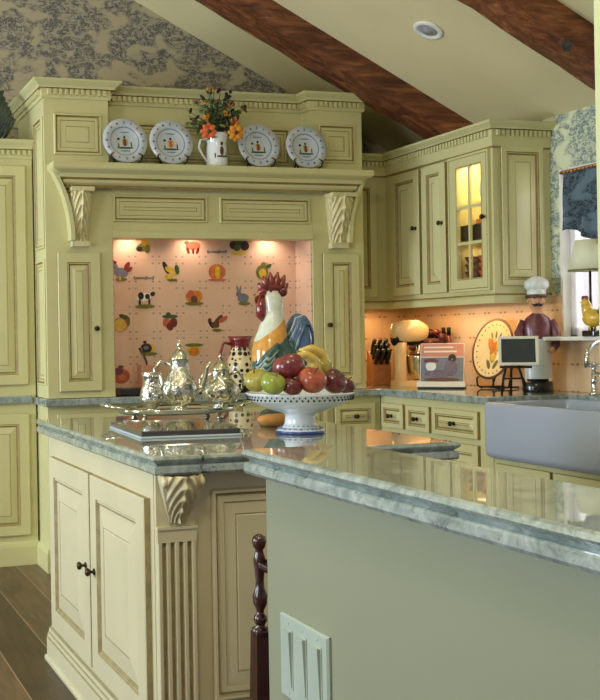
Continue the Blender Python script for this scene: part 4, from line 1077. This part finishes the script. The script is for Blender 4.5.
# bread basket dark bits behind the book
x = 3.76; y = onX(428, 335, 3.76).y
hb = thing('pepper_basket', 'dark woven basket of red peppers behind the cookbook', 'basket', (x, y, CZ))
m = MB()
for r_ in range(7):
    z = .024+.040*r_; rr = .070+.02*(r_/6)**.7
    m.tube([(rr*cos(2*PI*i/28)*(1+.05*(-1)**(i+r_)), rr*1.15*sin(2*PI*i/28)*(1+.05*(-1)**(i+r_)), z) for i in range(29)], .021, 6)
m.lathe([(.08, 0), (.085, .004), (.08, .008)], n=24); obj('weave', m, [plain('basket_dark', (98, 50, 34), .6, var=.35, scale=40)], hb, local=True)
m = MB()
for k in range(26):
    a = k*2.4; rr = .085*math.sqrt((k+.5)/26); m.ell((rr*cos(a), rr*1.5*sin(a), .285+.035*cos(k*1.7)), .024, .024, .022, 10, 6, mat=k % 3)
o = obj('dried_peppers', m, [RED, DKB, MAROON], hb, local=True)
for k, (px, l, mt) in enumerate(((443.5, 'thin dark bottle standing behind the cookbook, left of its pair', IRON), (449, 'thin dark bottle with red body behind the cookbook, right of its pair', RED))):
    q = onX(px, 340, 3.80); b = thing('oil_bottle', l, 'bottle', (3.80, q.y, CZ), 'bottles behind the cookbook')
    obj('body', MB().lathe([(.022, 0), (.024, .004), (.024, .22), (.011, .27), (.010, .30)], n=16), mt, b, local=True)
    obj('cap', MB().lathe([(.012, .30), (.012, .345), (.006, .348)], n=12), [IRON], b, local=True)
# cookbook on stand
x, y = 3.53, 5.20
cb = thing('cookbook', 'open cookbook with pink title band and figure on a stand', 'book', (x, y, CZ), rz=face_cam(x, y)-.12)
tl = Matrix.Translation((0, 0, .028)) @ Matrix.Rotation(math.radians(-16), 4, 'X')
m = MB().box(-.12, .12, -.004, .018, 0, .235, M=tl); obj('cover', m, PAGE, cb, local=True, bevel=.002)
m = MB().box(-.116, .116, -.0055, -.004, .155, .230, M=tl); obj('title_band', m, DUSKY, cb, local=True)
m = MB()
m.box(-.10, .06, -.0066, -.0055, .205, .214, M=tl); m.box(-.10, .08, -.0066, -.0055, .18, .19, M=tl); obj('lettering', m, PAGE, cb, local=True)
m = MB(); m.box(-.116, .116, -.0052, -.004, .01, .15, M=tl)
for (a_, b_, rx_, rz_, mt) in ((.05, .09, .035, .05, 2), (.055, .145, .022, .026, 3), (.055, .14, .014, .016, 4), (-.02, .055, .075, .022, 2), (-.06, .10, .03, .03, 5), (0, .02, .10, .012, 1), (-.06, .13, .04, .014, 6)):
    m.ell((a_, -.0055, b_), rx_, .0012, rz_, 14, 5, mat=mt, M=tl)
obj('cover_picture', m, [GREYB, BROWN, PURPLE, DKB, SKIN, CLOTHW, MAROON], cb, local=True)
m = MB().box(-.13, .13, -.055, .02, .010, .026); m.box(-.13, .13, -.056, -.045, .026, .040); obj('ledge', m, PAGE, cb, local=True)
m = MB().box(-.125, .125, -.05, .06, 0, .010); m.tube([(.1, .03, .01), (.115, .055, .20)], .006); m.tube([(-.1, .03, .01), (-.1, .055, .20)], .006); m.tube([(.1, .10, .004), (.11, .055, .19)], .006); obj('stand', m, IRON, cb, local=True)
# yellow platter on stand
py_ = 4.99
pt = thing('display_platter', 'cream platter painted with an orange tulip on an iron stand', 'platter', (3.74, py_, CZ+.005))
Mp = Matrix.Translation((-.02, 0, .215)) @ Matrix.Rotation(math.radians(-78), 4, 'Y')
CREAMC = plain('cream_china', (232, 208, 152), .2, var=.06, coat=.5, scale=14)
m = MB().lathe([(.09, -.014), (.10, -.014), (.166, .004), (.172, .006), (.170, .012), (.158, .010), (.118, -.002), (.001, -.006)], n=48, mats=[0, 0, 1, 1, 1, 0, 0, 0], M=Mp); pc = obj('china', m, [CREAMC, BROWN], pt, local=True)
m = MB()
for (a_, b_, rx_, ry_, rot, mt) in ((.0, .0, .045, .026, 0, 0), (.02, .022, .04, .018, .5, 0), (.02, -.022, .04, .018, -.5, 1), (-.03, 0, .03, .02, 0, 1), (.065, .0, .02, .007, 0, 2), (.06, .026, .018, .006, .5, 2), (.06, -.026, .018, .006, -.5, 2), (-.07, .02, .03, .012, .6, 2), (-.07, -.02, .03, .012, -.6, 2)):
    m.ell((a_*1.3, b_*1.4, -.004), rx_*1.35, ry_*1.4, .0025, 12, 5, mat=mt, R=rotz(rot), M=Mp)
for i in range(26):
    a = 2*PI*i/26; m.ell((.138*cos(a), .138*sin(a), .005), .008, .004, .0015, 6, 4, mat=2 + (i % 2), R=rotz(a), M=Mp)
obj('painted_tulip', m, [ORANGE, YELLOW, OLIVE, BROWN], pc, local=True)
m = MB()
for s in (-1, 1):
    m.tube([(-.05, s*.07, 0), (-.075, s*.07, .012), (-.08, s*.07, .05), (-.07, s*.07, .062)], .005, 7); m.tube([(-.05, s*.07, .004), (.09, s*.06, .004)], .005, 7); m.tube([(.02, s*.07, .004), (.085, s*.05, .22)], .005, 7)
m.tube([(-.03, -.07, .004), (-.03, .07, .004)], .005, 7); obj('stand', m, IRON, pt, local=True)
# chalkboard sign
x, y = 3.50, 4.50
cbk = thing('chalkboard_sign', 'small white framed blank chalkboard on an iron easel', 'chalkboard', (x, y, CZ), rz=face_cam(x, y)+.1)
Mb = Matrix.Translation((0, 0, .145)) @ Matrix.Rotation(math.radians(-8), 4, 'X')
m = MB().box(-.08, .08, -.004, .004, .012, .135, M=Mb); obj('slate', m, CHALK, cbk, local=True)
m = MB()
for a, b, c_, d in ((-.095, .095, 0, .014), (-.095, .095, .133, .147), (-.095, -.08, .014, .133), (.08, .095, .014, .133)): m.box(a, b, -.009, .006, c_, d, M=Mb)
obj('frame', m, PAGE, cbk, local=True, bevel=.002)
m = MB()
for s in (-1, 1): m.tube([(s*.055-.03, -.03, 0), (s*.045-.03, -.016, .08), (s*.03-.03, .0, .135), (s*.03-.03, .012, .15), (s*.03-.03, .034, .26)], .006, 8)
m.tube([(-.03, .09, 0), (-.03, .036, .25)], .006, 8); m.tube([(-.09, -.012, .137), (.06, -.012, .137)], .006, 8); m.tube([(-.075, -.018, .08), (.02, -.018, .08), (.03, -.022, .04)], .005, 8); obj('easel', m, IRON, cbk, local=True)
# chef figurine
x, y = 3.72, 4.635
cf = thing('chef_figurine', 'chef figurine with white hat, maroon jacket and white apron beside the chalkboard', 'figurine', (x, y, CZ), rz=face_cam(x, y)+.15)
m = MB().lathe([(.085, 0), (.088, .006), (.085, .05), (.078, .056)], n=28, sy=.8); obj('plinth', m, BLACK, cf, local=True)
bodysec = [(.06, .05, .056), (.068, .056, .12), (.072, .06, .20), (.074, .062, .26), (.080, .060, .31), (.084, .056, .35), (.072, .048, .39), (.036, .034, .415), (.030, .032, .43), (.044, .046, .455), (.050, .052, .485), (.046, .048, .515), (.03, .03, .535)]
vs = []; fs = []; fm = []; nn = 24
for rx_, ry_, z in bodysec:
    for i in range(nn): vs.append((rx_*cos(2*PI*i/nn), ry_*sin(2*PI*i/nn), z))
for j in range(len(bodysec)-1):
    for i in range(nn): fs.append((j*nn+i, j*nn+(i+1) % nn, (j+1)*nn+(i+1) % nn, (j+1)*nn+i)); fm.append(0 if 2 <= j < 7 else (2 if j < 2 else 1))
fs += [tuple(range(nn-1, -1, -1)), tuple(range((len(bodysec)-1)*nn, len(bodysec)*nn))]; fm += [2, 1]
m = MB(); m.add(vs, fs, fm, True)
for s in (-1, 1):
    m.tube([(s*.076, 0, .375), (s*.105, -.01, .31), (s*.098, -.035, .245), (s*.080, -.06, .225)], [.026, .028, .022, .017], 12, mat=0)
    m.ell((s*.074, -.066, .222), .018, .016, .016, mat=1)
    for q in range(4): m.tube([(s*(.07-.006*q), -.07, .222), (s*(.064-.006*q), -.085, .216)], [.005, .003], 6, mat=1)
m.ell((0, -.052, .478), .010, .014, .012, mat=1)
for s in (-1, 1): m.ell((s*.018, -.046, .495), .005, .004, .005, 8, 6, mat=3); m.ell((s*.050, 0, .48), .008, .012, .014, 8, 6, mat=1)
obj('body', m, [MAROON, SKIN, DKB, BLACK], cf, local=True)
m = MB()
for s in (-1, 1): m.tube([(0, -.052, .462), (s*.02, -.05, .458), (s*.034, -.04, .466)], [.007, .007, .002], 7)
obj('moustache', m, DKB, cf, local=True)
def ap(u, v):
    a = -PI/2+(u-.5)*2.3; z = .07+.21*v; r_ = .006
    return ((.076+r_)*cos(a)*1.02, (.064+r_)*sin(a), z)
m = MB().grid(ap, 18, 6); obj('apron', m, CLOTHW, cf, local=True)
m = MB().lathe([(.052, .505), (.054, .51), (.054, .545), (.05, .55)], n=24)
for k in range(7):
    a = 2*PI*k/7; m.ell((.036*cos(a), .034*sin(a), .568), .036, .034, .034)
m.ell((0, 0, .585), .05, .048, .03); obj('chef_hat', m, CLOTHW, cf, local=True)
cf.scale = (.86, .86, .98)
obj('hat_brim', MB().tube([(.056*cos(a), .056*sin(a), .507) for a in [2*PI*i/24 for i in range(25)]], .009, 8), BROWN, cf, local=True)

# ------------------------------------------------------------------ outside the window
mb = MB().box(XW+1.6, XW+1.65, 1.5, 8.5, 0, 3.2); o = struct('exterior_wall', mb, [plain('pale_stucco', (226, 220, 222), .9, var=.06, scale=3)])
mb = MB().box(XW+.2, XW+1.6, 1.5, 8.5, -.06, 0); o = struct('ground', mb, [plain('paving', (168, 160, 146), .9, var=.1)])

# ------------------------------------------------------------------ lights
def area(name, loc, rot, sx, sy, power, col, spread=None):
    l = bpy.data.lights.new(name, 'AREA'); l.shape = 'RECTANGLE'; l.size = sx; l.size_y = sy; l.energy = power; l.color = col
    if spread: l.spread = spread
    o = bpy.data.objects.new(name, l); COL.objects.link(o); o.location = loc; o.rotation_euler = rot; return o
def aim(o, d): o.rotation_euler = Vector(d).to_track_quat('-Z', 'Y').to_euler()
def point(name, loc, power, col, r=.03):
    l = bpy.data.lights.new(name, 'POINT'); l.energy = power; l.color = col; l.shadow_soft_size = r
    o = bpy.data.objects.new(name, l); COL.objects.link(o); o.location = loc; return o
for i, (a, b) in enumerate(wins):
    o = area('window_daylight', (LX+.02, (a+b)/2, 1.5), (0, 0, 0), b-a-.1, 1.5, (90, 180)[i], (.74, .87, 1.0)); aim(o, (1, 0, 0))
# sink window daylight
o = area('sink_window_daylight', (XW+.5, 4.13, 1.7), (0, 0, 0), 1.0, .9, 14, (.95, .97, 1)); aim(o, (-1, 0, 0))
# hood lamps
for x in (1.80, 2.17, 2.65):
    l = bpy.data.lights.new('hood_lamp', 'SPOT'); l.energy = 3.2; l.color = (1, .72, .54); l.spot_size = math.radians(140); l.spot_blend = .8; l.shadow_soft_size = .03
    o = bpy.data.objects.new('hood_lamp', l); COL.objects.link(o); o.location = (x, MY-.07, 1.82); aim(o, (0, .25, -1))
# under cabinet strips
o = area('under_cabinet_lamp', (3.68, 5.2, 1.38), (0, 0, 0), .08, .9, 3.0, (1, .60, .26))
o = area('under_cabinet_lamp', (3.42, 5.90, 1.38), (0, 0, 0), .4, .08, 1.7, (1, .60, .26))
o = area('cabinet_lamp_and_fill', (3.62, 4.88, 2.205), (0, 0, 0), .12, .30, 3.2, (1, .78, .42))
o = area('cabinet_lamp_and_fill', (3.70, 4.88, z_lo-.03), (0, 0, 0), .2, .3, .5, (1, .70, .36))  # fill light added below the glass shelf to brighten the lower panes
# added warm fill spots, unseen, as if from ceiling cans further back
for x, y in ((1.9, 1.2), (1.9, 3.2), (-.6, 2.6)):
    l = bpy.data.lights.new('warm_fill_spot', 'SPOT'); l.energy = 30; l.color = (1, .85, .60); l.spot_size = math.radians(120); l.spot_blend = .7; l.shadow_soft_size = .06
    o = bpy.data.objects.new('warm_fill_spot', l); COL.objects.link(o); o.location = (x, y, ceilz(max(x, .8))-.06 if x > .2 else 3.6); aim(o, (0, 0, -1))
point('ceiling_fill_light', (.2, 1.2, 2.9), 92, (1, .88, .66), .2)  # unseen point light added to brighten the ceiling
sl = bpy.data.lights.new('sun', 'SUN'); sl.energy = 3.2; sl.angle = .01; so = bpy.data.objects.new('sun', sl); COL.objects.link(so); so.location = (0, 0, 8); aim(so, (.6, .12, -.8))
w = bpy.data.worlds.new('sky'); S.world = w; w.use_nodes = True
bg = w.node_tree.nodes['Background']; bg.inputs[0].default_value = (.92, .95, 1.0, 1); bg.inputs[1].default_value = .42

S.view_settings.view_transform = 'Standard'; S.view_settings.look = 'None'; S.view_settings.gamma = 1; S.view_settings.use_curve_mapping = False
S.view_settings.exposure = -0.22
